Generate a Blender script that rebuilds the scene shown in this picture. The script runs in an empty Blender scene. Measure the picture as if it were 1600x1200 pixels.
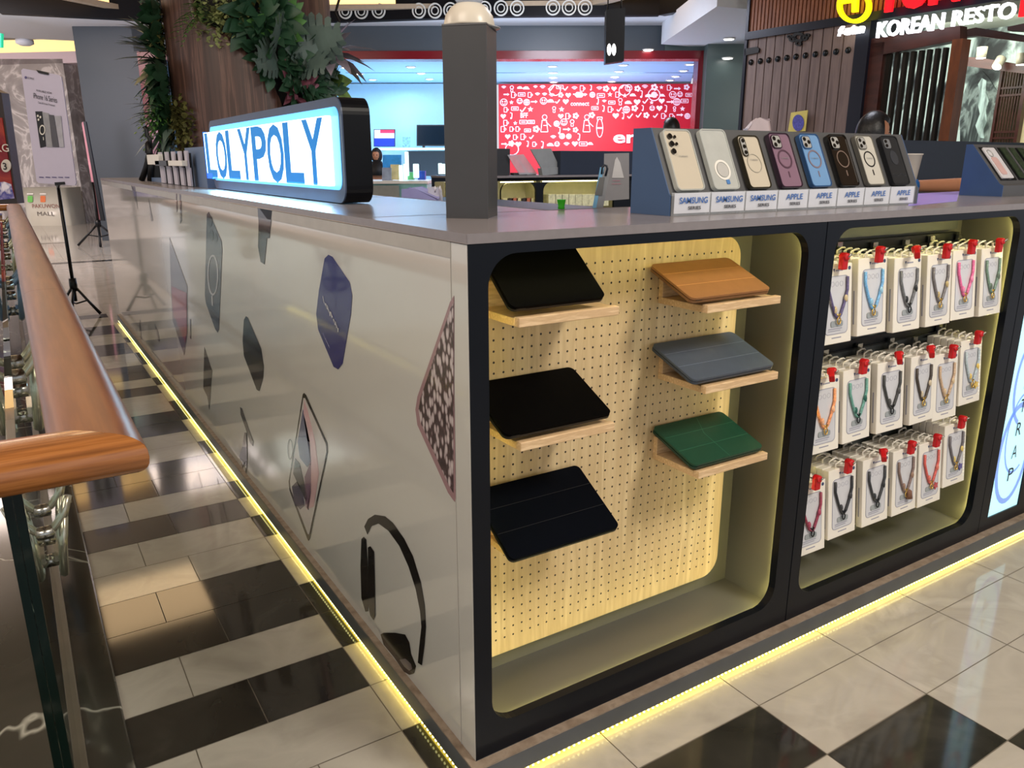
import bpy, math, random
from mathutils import Vector, Matrix, Euler
from mathutils.geometry import tessellate_polygon
rnd = random.Random(7)
SC = bpy.context.scene
COL = SC.collection
V3 = Vector
PI = math.pi
# ------------------------------------------------------------------ camera, world, lights, exposure
# heights are written from the underside of the counter panels; FL is the floor; everything is lifted by LIFT at the end
FL = -0.063
LIFT = 0.063
CAM = V3((-0.6073, -1.0955, 1.1106)); YAW = 0.5627; PITCH = -0.2769; ROLL = -0.0013; FPX = 1222.88
_f = V3((math.sin(YAW)*math.cos(PITCH), math.cos(YAW)*math.cos(PITCH), math.sin(PITCH)))
_r = _f.cross(V3((0, 0, 1))).normalized(); _u = _r.cross(_f)
_c, _s = math.cos(ROLL), math.sin(ROLL)
_r, _u = _c*_r+_s*_u, -_s*_r+_c*_u
cam_data = bpy.data.cameras.new('camera'); cam_data.sensor_width = 36; cam_data.lens = FPX*36/1600
cam_data.clip_start = 0.02; cam_data.clip_end = 200
cam = bpy.data.objects.new('camera', cam_data); COL.objects.link(cam)
cam.matrix_world = Matrix(((_r.x, _u.x, -_f.x, CAM.x), (_r.y, _u.y, -_f.y, CAM.y), (_r.z, _u.z, -_f.z, CAM.z), (0, 0, 0, 1)))
SC.camera = cam
SC.view_settings.view_transform = 'Standard'; SC.view_settings.look = 'None'
SC.view_settings.exposure = 0.5; SC.view_settings.gamma = 1.0; SC.view_settings.use_curve_mapping = False
wd = bpy.data.worlds.new('world'); SC.world = wd; wd.use_nodes = True
wd.node_tree.nodes['Background'].inputs[0].default_value = (0.74, 0.76, 0.82, 1)
wd.node_tree.nodes['Background'].inputs[1].default_value = 0.72
H2 = V3((math.sin(YAW), math.cos(YAW), 0)); R2 = V3((H2.y, -H2.x, 0)); Z = V3((0, 0, 1))
def lin(c):
    return tuple(((x/255)/12.92 if x/255 <= 0.04045 else ((x/255+0.055)/1.055)**2.4) for x in c)
def area(name, loc, target, size, power, col=(255, 255, 255), size_y=None, spec=1.0):
    l = bpy.data.lights.new(name, 'AREA'); l.energy = power; l.color = lin(col); l.size = size; l.specular_factor = spec
    if size_y: l.shape = 'RECTANGLE'; l.size_y = size_y
    o = bpy.data.objects.new(name, l); COL.objects.link(o)
    o.location = loc; o.rotation_euler = (V3(target)-V3(loc)).to_track_quat('-Z', 'Y').to_euler()
    return o
# the hall's ceiling lamps, with unseen fill lights added among them
area('hall_lamp_and_fill', (1.5, -2.2, 3.05), (0.9, 0, 0.2), 0.8, 60, (255, 246, 232))
area('hall_lamp_and_fill', (-2.0, -0.6, 3.05), (-0.3, 1.2, 0), 1.6, 50, (255, 240, 222))
area('hall_lamp_and_fill', (-2.6, 3.4, 3.05), (-1.2, 3.4, 0), 1.6, 45, (255, 236, 215))
area('hall_lamp_and_fill', (0.15, 6.7, 2.98), (0.1, 6.7, 0), 1.1, 11, (255, 214, 160))
area('hall_fill_light', (-2.2, 9.0, 1.9), (-2.2, 10.5, 3.0), 1.5, 90, (235, 235, 255))  # fill without a fitting, added to brighten the left soffit from below
area('hall_fill_light', (4.6, 7.4, 1.9), (5.2, 8.6, 3.0), 1.5, 30, (215, 230, 255))  # added fill of the same sort under the right soffit
area('hall_lamp_and_fill', (3.2, 2.0, 3.1), (3.2, 2.2, 0), 0.9, 30, (240, 242, 255))
area('hall_lamp_and_fill', (-1.8, 10.0, 2.95), (-1.8, 10.5, 0), 2.6, 130, (255, 240, 236))  # fill added to brighten the far left of the hall
area('hall_lamp_and_fill', (-3.5, 13.2, 2.9), (-3.3, 15, 1.2), 1.2, 120, (255, 236, 232))  # another added fill, aimed at the marble wall
area('hall_lamp_and_fill', (5.0, 6.5, 2.95), (5.5, 7.0, 0), 1.0, 60, (235, 240, 255))

# ------------------------------------------------------------------ view helpers: pixel -> point on a real plane
def ray(u, v):
    return _r*((u-800)/FPX) - _u*((v-600)/FPX) + _f
def hit(u, v, pl):
    p, n = pl; d = ray(u, v)
    return CAM + d*((p-CAM).dot(n)/d.dot(n))
def PX(x): return (V3((x, 0, 0)), V3((1, 0, 0)))
def PY(y): return (V3((0, y, 0)), V3((0, 1, 0)))
def PZ(z): return (V3((0, 0, z)), V3((0, 0, 1)))
def PF(d): return (CAM+H2*d, H2.copy())
def shift(pl, d): return (pl[0]+pl[1]*d, pl[1])
# ------------------------------------------------------------------ materials
MATS = {}
def mat(name, col, rough=0.5, metal=0.0, emit=None, es=0.0, var=0.06, scale=20.0, bump=0.0, trans=0.0, alpha=1.0, coat=0.0, ior=1.45, stretch=(1, 1, 1), spec=0.5):
    if name in MATS: return MATS[name]
    m = bpy.data.materials.new(name); m.use_nodes = True; nt = m.node_tree; b = nt.nodes['Principled BSDF']
    c = lin(col)
    b.inputs['Roughness'].default_value = rough; b.inputs['Metallic'].default_value = metal
    b.inputs['IOR'].default_value = ior; b.inputs['Transmission Weight'].default_value = trans
    b.inputs['Alpha'].default_value = alpha; b.inputs['Coat Weight'].default_value = coat; b.inputs['Coat Roughness'].default_value = 0.05
    b.inputs['Specular IOR Level'].default_value = spec
    tc = nt.nodes.new('ShaderNodeTexCoord'); mp = nt.nodes.new('ShaderNodeMapping'); mp.inputs['Scale'].default_value = stretch
    nz = nt.nodes.new('ShaderNodeTexNoise'); nz.inputs['Scale'].default_value = scale; nz.inputs['Detail'].default_value = 4
    nt.links.new(tc.outputs['Object'], mp.inputs[0]); nt.links.new(mp.outputs[0], nz.inputs['Vector'])
    rp = nt.nodes.new('ShaderNodeMapRange'); rp.inputs[1].default_value = 0.3; rp.inputs[2].default_value = 0.7
    rp.inputs[3].default_value = 1-var; rp.inputs[4].default_value = 1+var
    nt.links.new(nz.outputs['Fac'], rp.inputs[0])
    mx = nt.nodes.new('ShaderNodeVectorMath'); mx.operation = 'SCALE'; mx.inputs[0].default_value = c
    nt.links.new(rp.outputs[0], mx.inputs['Scale']); nt.links.new(mx.outputs[0], b.inputs['Base Color'])
    if bump:
        bp = nt.nodes.new('ShaderNodeBump'); bp.inputs['Strength'].default_value = bump; bp.inputs['Distance'].default_value = 0.01
        nt.links.new(nz.outputs['Fac'], bp.inputs['Height']); nt.links.new(bp.outputs[0], b.inputs['Normal'])
    if emit:
        b.inputs['Emission Color'].default_value = (*lin(emit), 1); b.inputs['Emission Strength'].default_value = es
    MATS[name] = m
    return m
def ramp_mat(name, stops, rough=0.5, kind='noise', scale=3.0, stretch=(1, 1, 1), detail=6, dist=0.0, coat=0.0, bump=0.0, wave_dist=4.0, emit=0.0, rot=(0, 0, 0)):
    if name in MATS: return MATS[name]
    m = bpy.data.materials.new(name); m.use_nodes = True; nt = m.node_tree; b = nt.nodes['Principled BSDF']
    b.inputs['Roughness'].default_value = rough; b.inputs['Coat Weight'].default_value = coat; b.inputs['Coat Roughness'].default_value = 0.08
    tc = nt.nodes.new('ShaderNodeTexCoord'); mp = nt.nodes.new('ShaderNodeMapping'); mp.inputs['Scale'].default_value = stretch
    mp.inputs['Rotation'].default_value = rot
    nt.links.new(tc.outputs['Object'], mp.inputs[0])
    if kind == 'wave':
        t = nt.nodes.new('ShaderNodeTexWave'); t.inputs['Scale'].default_value = scale; t.inputs['Distortion'].default_value = wave_dist; t.inputs['Detail'].default_value = 3
    elif kind == 'voronoi':
        t = nt.nodes.new('ShaderNodeTexVoronoi'); t.inputs['Scale'].default_value = scale
    else:
        t = nt.nodes.new('ShaderNodeTexNoise'); t.inputs['Scale'].default_value = scale; t.inputs['Detail'].default_value = detail; t.inputs['Distortion'].default_value = dist
    nt.links.new(mp.outputs[0], t.inputs['Vector'])
    cr = nt.nodes.new('ShaderNodeValToRGB'); e = cr.color_ramp.elements
    e[0].position, e[0].color = stops[0][0], (*lin(stops[0][1]), 1)
    e[1].position, e[1].color = stops[-1][0], (*lin(stops[-1][1]), 1)
    for p, c in stops[1:-1]:
        n = e.new(p); n.color = (*lin(c), 1)
    nt.links.new(t.outputs[0], cr.inputs[0]); nt.links.new(cr.outputs[0], b.inputs['Base Color'])
    if emit:
        nt.links.new(cr.outputs[0], b.inputs['Emission Color']); b.inputs['Emission Strength'].default_value = emit
    if bump:
        bp = nt.nodes.new('ShaderNodeBump'); bp.inputs['Strength'].default_value = bump; bp.inputs['Distance'].default_value = 0.005
        nt.links.new(t.outputs[0], bp.inputs['Height']); nt.links.new(bp.outputs[0], b.inputs['Normal'])
    MATS[name] = m
    return m
# ------------------------------------------------------------------ mesh builder
def top_of(o):
    while o.parent: o = o.parent
    return o
class MB:
    def __init__(s): s.v = []; s.f = []; s.m = []; s.mi = 0; s.T = None; s.sm = []; s.smooth = False
    def add(s, vs, fs):
        b = len(s.v)
        for p in vs:
            p = V3(p); s.v.append(s.T @ p if s.T is not None else p)
        for f in fs:
            s.f.append([i+b for i in f]); s.m.append(s.mi); s.sm.append(s.smooth)
        return s
    def box(s, x0, x1, y0, y1, z0, z1):
        return s.add([(x0, y0, z0), (x1, y0, z0), (x1, y1, z0), (x0, y1, z0), (x0, y0, z1), (x1, y0, z1), (x1, y1, z1), (x0, y1, z1)],
                     [(0, 3, 2, 1), (4, 5, 6, 7), (0, 1, 5, 4), (1, 2, 6, 5), (2, 3, 7, 6), (3, 0, 4, 7)])
    def ext(s, loop, vec, holes=()):
        """extrude a flat polygon (with holes) by vec"""
        loops = [[V3(p) for p in loop]]+[[V3(p) for p in h] for h in holes]
        flat = [p for l in loops for p in l]; n = len(flat); vec = V3(vec)
        if len(loops) == 1 and len(loop) <= 4: tris = [list(range(len(loop)))]
        else: tris = [list(t) for t in tessellate_polygon(loops)]
        fs = [t for t in tris]+[[i+n for i in reversed(t)] for t in tris]
        o = 0
        for l in loops:
            k = len(l)
            for i in range(k):
                a, b = o+i, o+(i+1) % k
                fs.append([a, b, b+n, a+n])
            o += k
        return s.add(flat+[p+vec for p in flat], fs)
    def tube(s, path, r, n=8, closed=False):
        path = [V3(p) for p in path]; k = len(path)
        rs = r if isinstance(r, (list, tuple)) else [r]*k
        vs = []; prev = None
        for i, p in enumerate(path):
            a = path[(i-1) % k] if (closed or i > 0) else p
            b = path[(i+1) % k] if (closed or i < k-1) else p
            t = (b-a).normalized()
            if prev is None:
                q = t.orthogonal().normalized()
            else:
                q = (prev-t*prev.dot(t)); q = q.normalized() if q.length > 1e-6 else t.orthogonal().normalized()
            prev = q; w = t.cross(q)
            for j in range(n):
                an = 2*PI*j/n; vs.append(p+(q*math.cos(an)+w*math.sin(an))*rs[i])
        fs = []
        for i in range(k if closed else k-1):
            for j in range(n):
                a = i*n+j; b = i*n+(j+1) % n; c = ((i+1) % k)*n+(j+1) % n; d = ((i+1) % k)*n+j
                fs.append([a, b, c, d])
        if not closed: fs += [list(range(n))[::-1], list(range((k-1)*n, k*n))]
        sm = s.smooth; s.smooth = True; s.add(vs, fs); s.smooth = sm
        return s
    def lathe(s, prof, c=(0, 0, 0), n=20, ax=None):
        M = ax if ax is not None else Matrix.Identity(3); c = V3(c); vs = []; fs = []
        for r, z in prof:
            for j in range(n):
                a = 2*PI*j/n; vs.append(c+M @ V3((r*math.cos(a), r*math.sin(a), z)))
        for i in range(len(prof)-1):
            for j in range(n):
                fs.append([i*n+j, i*n+(j+1) % n, (i+1)*n+(j+1) % n, (i+1)*n+j])
        fs.append(list(range(n))[::-1]); fs.append(list(range((len(prof)-1)*n, len(prof)*n)))
        sm = s.smooth; s.smooth = True; s.add(vs, fs); s.smooth = sm
        return s
    def ell(s, c, r, n=16, m=10, M=None, fn=None):
        c = V3(c); r = (r, r, r) if not isinstance(r, (tuple, list)) else r; vs = []; fs = []
        for i in range(m+1):
            t = PI*i/m
            for j in range(n):
                a = 2*PI*j/n; d = V3((math.sin(t)*math.cos(a), math.sin(t)*math.sin(a), math.cos(t)))
                p = V3((d.x*r[0], d.y*r[1], d.z*r[2]))
                if fn: p = fn(d, p)
                vs.append(c+(M @ p if M is not None else p))
        for i in range(m):
            for j in range(n):
                fs.append([i*n+j, i*n+n+j, i*n+n+(j+1) % n, i*n+(j+1) % n])
        sm = s.smooth; s.smooth = True; s.add(vs, fs); s.smooth = sm
        return s
    def build(s, name, mats, parent=None, bevel=0.0, segs=2, label=None):
        me = bpy.data.meshes.new(name)
        off = top_of(parent).location if parent else V3((0, 0, 0))
        me.from_pydata([p-off for p in s.v], [], s.f); me.validate(); me.update()
        mats = mats if isinstance(mats, (list, tuple)) else [mats]
        for m in mats: me.materials.append(m)
        if len(me.polygons) == len(s.f):
            me.polygons.foreach_set('material_index', s.m); me.polygons.foreach_set('use_smooth', s.sm)
        o = bpy.data.objects.new(name, me); COL.objects.link(o)
        if parent: o.parent = parent
        if bevel:
            md = o.modifiers.new('bevel', 'BEVEL'); md.width = bevel; md.segments = segs; md.limit_method = 'ANGLE'; md.angle_limit = 0.7
        if label: o['label'] = label
        return o
def rr(x0, x1, y0, y1, r, n=6):
    """rounded rectangle, counter-clockwise 2D"""
    out = []
    for cx, cy, a0 in ((x1-r, y0+r, -90), (x1-r, y1-r, 0), (x0+r, y1-r, 90), (x0+r, y0+r, 180)):
        for i in range(n+1):
            a = math.radians(a0+90*i/n); out.append((cx+r*math.cos(a), cy+r*math.sin(a)))
    return out
def circ(cx, cy, rx, ry=None, n=24, a0=0, a1=360):
    ry = rx if ry is None else ry
    full = abs(a1-a0) >= 360
    return [(cx+rx*math.cos(math.radians(a0+(a1-a0)*i/(n if full else n-1))), cy+ry*math.sin(math.radians(a0+(a1-a0)*i/(n if full else n-1)))) for i in range(n)]
def xz(pts, y): return [(a, y, b) for a, b in pts]
def yz(pts, x): return [(x, a, b) for a, b in pts]
def thing(name, label, cat, loc=(0, 0, 0), group=None):
    o = bpy.data.objects.new(name, None); COL.objects.link(o); o.empty_display_size = 0.05
    o.location = loc; o['label'] = label; o['category'] = cat
    if group: o['group'] = group
    return o
def tag(o, label, cat, group=None):
    o['label'] = label; o['category'] = cat
    if group: o['group'] = group
    return o
def struct(o): o['kind'] = 'structure'; return o
def frame(o, x, y):
    x = V3(x).normalized(); y = V3(y).normalized(); z = x.cross(y)
    return Matrix(((x.x, y.x, z.x, o[0]), (x.y, y.y, z.y, o[1]), (x.z, y.z, z.z, o[2]), (0, 0, 0, 1)))
def text(s, o, X, Y, h, m, parent=None, name='lettering', w=None, ext=0.0008, bold=0.0, align='CENTER', shear=0.0, label=None, extra=None):
    """lettering of cap height h (and total width w) as a mesh"""
    cu = bpy.data.curves.new(name, 'FONT'); cu.body = s; cu.size = 1; cu.align_x = 'LEFT'; cu.extrude = 0; cu.offset = bold; cu.shear = shear; cu.resolution_u = 3
    t = bpy.data.objects.new('tmp', cu); COL.objects.link(t)
    dg = bpy.context.evaluated_depsgraph_get(); me = bpy.data.meshes.new_from_object(t.evaluated_get(dg))
    bpy.data.objects.remove(t); bpy.data.curves.remove(cu)
    me.name = name
    xs = [v.co.x for v in me.vertices]; ys = [v.co.y for v in me.vertices]
    if not xs: return None
    x0, x1 = min(xs), max(xs); y1 = max(ys); y0 = 0.0 if extra is None else min(ys)
    sy = h/(y1-y0); sx = (w/(x1-x0)) if w else sy
    ax = {'CENTER': (x0+x1)/2, 'LEFT': x0, 'RIGHT': x1}[align]
    M = frame(o, X, Y); off = top_of(parent).location if parent else V3((0, 0, 0))
    vs = [M @ V3(((v.co.x-ax)*sx, (v.co.y-y0)*sy, ext)) - off for v in me.vertices]
    fs = [list(p.vertices) for p in me.polygons]
    bpy.data.meshes.remove(me)
    nm = bpy.data.meshes.new(name); nm.from_pydata(vs, [], fs); nm.update(); nm.materials.append(m)
    ob = bpy.data.objects.new(name, nm); COL.objects.link(ob)
    if ext > 0.0015:
        md = ob.modifiers.new('solid', 'SOLIDIFY'); md.thickness = ext; md.offset = -1
    if parent: ob.parent = parent
    if label: ob['label'] = label
    return ob
def copy_tree(o, parent=None):
    c = o.copy(); COL.objects.link(c)
    if parent: c.parent = parent
    for ch in list(o.children): copy_tree(ch, c)
    return c
# ------------------------------------------------------------------ common materials
M_tile_l = ramp_mat('light_marble_tile', [(0.3, (166, 160, 150)), (0.5, (184, 178, 168)), (0.62, (176, 170, 160)), (0.75, (198, 193, 184))], 0.07, scale=4, detail=8, dist=1.2)
M_tile_d = ramp_mat('dark_stone_tile', [(0.3, (38, 37, 34)), (0.55, (50, 49, 45)), (0.8, (70, 68, 62))], 0.07, scale=5, detail=8, dist=1.0)
M_grout = mat('grout', (120, 112, 100), 0.8)
M_marble_d = ramp_mat('dark_veined_marble', [(0.3, (40, 41, 37)), (0.555, (62, 60, 54)), (0.563, (170, 168, 158)), (0.572, (60, 58, 52)), (0.8, (48, 48, 44))], 0.1, scale=2.2, detail=4, dist=0.7, stretch=(1, 0.8, 1))
M_marble_w = ramp_mat('grey_marble', [(0.3, (134, 128, 126)), (0.5, (160, 154, 150)), (0.56, (206, 200, 196)), (0.6, (158, 152, 148)), (0.8, (146, 140, 137))], 0.2, scale=1.3, detail=6, dist=2.5)
M_white_panel = mat('white_gloss_laminate', (194, 192, 187), 0.09, var=0.02, scale=3, coat=0.6, ior=1.7)
M_black = mat('black_navy_laminate', (8, 13, 22), 0.3, var=0.1, scale=6, spec=0.25)
M_navy = mat('navy_laminate', (60, 84, 120), 0.4, var=0.04, scale=8)
M_navy_d = mat('dark_navy_laminate', (32, 42, 60), 0.4, var=0.05)
M_ctop = mat('grey_counter_laminate', (128, 122, 124), 0.24, var=0.04, scale=60)
M_liner = mat('grey_niche_lining', (100, 99, 93), 0.38, var=0.03, scale=4)
M_led = mat('warm_led', (255, 240, 120), 0.5, emit=(255, 236, 120), es=9, var=0.0)
M_led_n = mat('niche_led', (250, 255, 170), 0.5, emit=(255, 238, 140), es=30, var=0.0)
M_plinth = mat('grey_plinth', (74, 78, 84), 0.35, var=0.1, scale=15)
M_ply = ramp_mat('worn_plywood_edge', [(0.3, (118, 100, 84)), (0.6, (150, 134, 118)), (0.8, (112, 96, 82))], 0.7, scale=30, stretch=(1, 1, 4))
M_oak = ramp_mat('light_oak', [(0.3, (222, 190, 148)), (0.5, (206, 172, 130)), (0.7, (232, 202, 160))], 0.45, scale=10, stretch=(2, 14, 14), detail=4)
M_chrome = mat('brushed_steel', (170, 170, 165), 0.22, 1.0, var=0.05, scale=30)
M_blackm = mat('black_metal', (14, 14, 16), 0.35, 0.3, var=0.1)
M_blackp = mat('black_plastic', (12, 12, 14), 0.4, var=0.1)
M_whitep = mat('white_card', (226, 222, 214), 0.4, var=0.02)
M_white_e = mat('white_glow', (255, 255, 255), 0.4, emit=(255, 255, 255), es=2.2, var=0)
M_clear = mat('clear_acrylic', (235, 240, 245), 0.05, trans=0.0, alpha=0.22, var=0.0)
M_txt_k = mat('dark_print', (40, 42, 46), 0.6, var=0)
M_red_cap = mat('red_plastic', (186, 12, 22), 0.35, var=0.05)
# holes of the pegboard as a pattern in its oak veneer
def pegboard_mat():
    m = ramp_mat('perforated_oak_board', [(0.3, (214, 190, 148)), (0.5, (200, 174, 132)), (0.7, (224, 202, 160))], 0.5, scale=5, stretch=(9, 9, 0.7), detail=5, dist=0.6)
    nt = m.node_tree; b = nt.nodes['Principled BSDF']; old = b.inputs['Base Color'].links[0].from_socket
    tc = nt.nodes.new('ShaderNodeTexCoord'); sp = nt.nodes.new('ShaderNodeSeparateXYZ'); nt.links.new(tc.outputs['Object'], sp.inputs[0])
    P = 0.02165
    def cell(sock, o):
        a = nt.nodes.new('ShaderNodeMath'); a.operation = 'SUBTRACT'; a.inputs[1].default_value = o; nt.links.new(sock, a.inputs[0])
        d = nt.nodes.new('ShaderNodeMath'); d.operation = 'DIVIDE'; d.inputs[1].default_value = P; nt.links.new(a.outputs[0], d.inputs[0])
        rd = nt.nodes.new('ShaderNodeMath'); rd.operation = 'ROUND'; nt.links.new(d.outputs[0], rd.inputs[0])
        s = nt.nodes.new('ShaderNodeMath'); s.operation = 'SUBTRACT'; nt.links.new(d.outputs[0], s.inputs[0]); nt.links.new(rd.outputs[0], s.inputs[1])
        q = nt.nodes.new('ShaderNodeMath'); q.operation = 'MULTIPLY'; nt.links.new(s.outputs[0], q.inputs[0]); nt.links.new(s.outputs[0], q.inputs[1])
        return q.outputs[0]
    qx = cell(sp.outputs[0], 0.134); qz = cell(sp.outputs[2], 0.136)
    ad = nt.nodes.new('ShaderNodeMath'); nt.links.new(qx, ad.inputs[0]); nt.links.new(qz, ad.inputs[1])
    lt = nt.nodes.new('ShaderNodeMath'); lt.operation = 'LESS_THAN'; lt.inputs[1].default_value = 0.0115; nt.links.new(ad.outputs[0], lt.inputs[0])
    prev = lt.outputs[0]
    for sock, lo, hi in ((sp.outputs[0], 0.06, 0.768), (sp.outputs[2], 0.125, 0.918)):
        g = nt.nodes.new('ShaderNodeMath'); g.operation = 'GREATER_THAN'; g.inputs[1].default_value = lo; nt.links.new(sock, g.inputs[0])
        l = nt.nodes.new('ShaderNodeMath'); l.operation = 'LESS_THAN'; l.inputs[1].default_value = hi; nt.links.new(sock, l.inputs[0])
        for k in (g, l):
            mu = nt.nodes.new('ShaderNodeMath'); mu.operation = 'MULTIPLY'; nt.links.new(prev, mu.inputs[0]); nt.links.new(k.outputs[0], mu.inputs[1]); prev = mu.outputs[0]
    mx = nt.nodes.new('ShaderNodeMix'); mx.data_type = 'RGBA'; nt.links.new(prev, mx.inputs[0]); nt.links.new(old, mx.inputs[6]); mx.inputs[7].default_value = (0.02, 0.012, 0.006, 1)
    nt.links.new(mx.outputs[2], b.inputs['Base Color'])
    return m
M_peg = pegboard_mat()
# ================================================================== THE SETTING
# floor: stone tiles laid in bands beside the counter, light tiles with a diagonal of dark ones in front
PY0, PYS, PXS, PX0 = -0.13, 0.1775, 0.355, -0.055
DARK_ROWS = {3, 5, 6, 9, 11, 12, 15, 16, 19, 21, 22, 25, 26, 29, 30, 33, -2}
DARK_EDGE = {1, 4, 5, 8, 10, 13, 16, 17, 20, 23, 24, 27}
fb = MB(); fb.mi = 2
fb.add([(-14, -8, FL-0.0015), (22, -8, FL-0.0015), (22, 26, FL-0.0015), (-14, 26, FL-0.0015)], [(0, 1, 2, 3)])
G = 0.0012
def tile(x0, x1, y0, y1, dark):
    fb.mi = 1 if dark else 0
    fb.add([(x0+G, y0+G, FL), (x1-G, y0+G, FL), (x1-G, y1-G, FL), (x0+G, y1-G, FL)], [(0, 1, 2, 3)])
for k in range(-40, 40):
    y0 = PY0+PYS*k; y1 = y0+PYS
    dk = k in DARK_ROWS
    # long bands beside the white side
    if k >= -3:
        xs = [-0.9, -0.41+0.12*(k % 2), -0.055] if k not in (1, 2) else [-0.9, -0.44+0.2*(k % 2), -0.055]
        for a, b in zip(xs, xs[1:]): tile(a, b, y0, y1, dk)
        tile(-0.055, 0.3, y0, y1, k in DARK_EDGE)
    else:
        for a, b in ((-0.9, -0.41), (-0.41, -0.055), (-0.055, 0.3)): tile(a, b, y0, y1, False)
    for j in range(1, 26):
        x0 = PX0+PXS*j
        d = (k == -j-0 and k < 0) if y0 < 0 else False
        tile(x0, x0+PXS, y0, y1, d)
# far hall floor: big light tiles with dark inlay lines
for i in range(-20, 30):
    for j in range(0, 22):
        x0 = -0.9+0.8*i; y0 = PY0+PYS*40+0.8*j
        tile(x0, x0+0.8, y0, y0+0.8, False)
for yy, xa, xb in ((9.75, -0.6, 1.2), (12.6, -3.0, 0.1)):
    fb.mi = 1; fb.add([(xa, yy, FL+0.0008), (xb, yy, FL+0.0008), (xb, yy+0.16, FL+0.0008), (xa, yy+0.16, FL+0.0008)], [(0, 1, 2, 3)])
fb.mi = 0
fb.add([(-14, -8, FL-0.0005), (-0.9, -8, FL-0.0005), (-0.9, 26, FL-0.0005), (-14, 26, FL-0.0005)], [(0, 1, 2, 3)])
struct(fb.build('floor', [M_tile_l, M_tile_d, M_grout]))
# dark marble kerb under the glass balustrade
struct(MB().box(-1.35, -0.553, -3.2, 12.5, FL, FL+0.012).build('trim_1', M_marble_d, bevel=0.004))

SOF = 3.0
M_ceil = mat('white_ceiling_paint', (214, 216, 222), 0.7, var=0.01)
M_wallg = mat('grey_wall_paint', (60, 66, 72), 0.45, var=0.04, scale=1.2)
M_wallg2 = mat('grey_green_wall_paint', (84, 98, 96), 0.3, var=0.05, scale=1.5)
M_bulk = mat('dark_grey_bulkhead', (66, 74, 82), 0.35, var=0.05, scale=1)
M_redt = mat('deep_red_gloss', (112, 8, 24), 0.2, var=0.1, scale=2)
M_beam = mat('black_beam', (5, 6, 13), 0.4, var=0.1, spec=0.2)
M_cove = mat('warm_cove_light', (255, 216, 150), 0.6, emit=(255, 205, 130), es=1.3, var=0)
M_cream = mat('cream_ceiling_lip', (170, 152, 130), 0.6, var=0.04)
# beam ring in plan (from the bottom edge seen in the photo), at ceiling height
ring_px = [(-260, -20), (0, 20), (240, 32), (540, 33), (780, 25), (1030, 23), (1165, 0), (1330, -60)]
ring = [hit(u, v, PZ(SOF)) for u, v in ring_px]
bm_ = MB()
for a, b in zip(ring, ring[1:]):
    n = V3((b.y-a.y, -(b.x-a.x), 0)).normalized()*0.12
    if n.dot(CAM-a) > 0: n = -n
    q_ = n.normalized()*0.015; bm_.ext([a-q_-Z*0.006, b-q_-Z*0.006, b+n-Z*0.006, a+n-Z*0.006], (0, 0, 0.62))
struct(bm_.build('trim_2', M_beam))
# white soffit between the beam and the shops
so = MB(); out = [p+(p-V3((CAM.x, CAM.y, SOF))).normalized()*(2.5 if i < 2 else 9) for i, p in enumerate(ring)]; out2 = ring[2]+(ring[2]-V3((CAM.x, CAM.y, SOF))).normalized()*2.5
for i in range(len(ring)-1):
    so.ext([ring[i], ring[i+1], out[i+1] if i != 1 else out2, out[i]], (0, 0, 0.05))
struct(so.build('ceiling', M_ceil))
# raised tray over the kiosk with a warm cove behind a cream lip
lip_px = [(-200, -40), (100, -3), (215, 20), (245, 20), (540, 14), (690, 13), (800, 9), (925, 8), (1010, -14), (1200, -70)]
lipz = 3.12
lip = [hit(u, v, PZ(lipz)) for u, v in lip_px]
lm = MB(); cv = MB()
for a, b in zip(lip, lip[1:]):
    n = V3((b.y-a.y, -(b.x-a.x), 0)).normalized()
    if n.dot(V3((CAM.x, CAM.y, 0))-V3((a.x, a.y, 0))) < 0: n = -n
    lm.ext([a, b, b-n*0.13, a-n*0.13], (0, 0, 0.06))
    cv.ext([a-n*0.10+Z*0.06, b-n*0.10+Z*0.06, b-n*0.10+Z*0.42, a-n*0.10+Z*0.42], n*0.02)

struct(lm.build('trim_3', M_cream)); struct(cv.build('trim_4', M_cove))
tray = MB()
tray.add([(-12, -7, 3.54), (16, -7, 3.54), (16, 20, 3.54), (-12, 20, 3.54)], [(0, 1, 2, 3)])
struct(tray.build('ceiling', mat('warm_tray_ceiling', (190, 168, 138), 0.7, var=0.03)))
# white rings fixed on the beam
M_ringw = mat('pale_ring', (205, 205, 200), 0.5, var=0.02)
pl_beam = None
for i, (u, v, seg) in enumerate([(540, 18, 3), (565, 18, 3), (592, 17, 3), (655, 17, 3), (680, 17, 3), (704, 16, 3), (733, 15, 3), (757, 14, 3), (783, 13, 3), (808, 13, 4), (864, 12, 4), (889, 12, 4), (914, 12, 4)]):
    a, b = ring[seg], ring[seg+1]; n = V3((b.y-a.y, -(b.x-a.x), 0)).normalized(); t = (b-a).normalized()
    if n.dot(CAM-a) < 0: n = -n
    c = hit(u, v, (a+n*0.03, n))
    rg = MB(); mxf = frame(c, t, Z)
    for R_, w in ((0.098, 0.018), (0.055, 0.013)):
        rg.T = mxf
        rg.ext([(x, y, 0) for x, y in circ(0, 0, R_, n=28)], (0, 0, 0.02), [[(x, y, 0) for x, y in circ(0, 0, R_-w, n=28)][::-1]])
    tag(rg.build('ring_ornament', M_ringw), 'pale double ring fixed on the black ceiling beam', 'ornament', 'double rings on the black beam')

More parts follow.
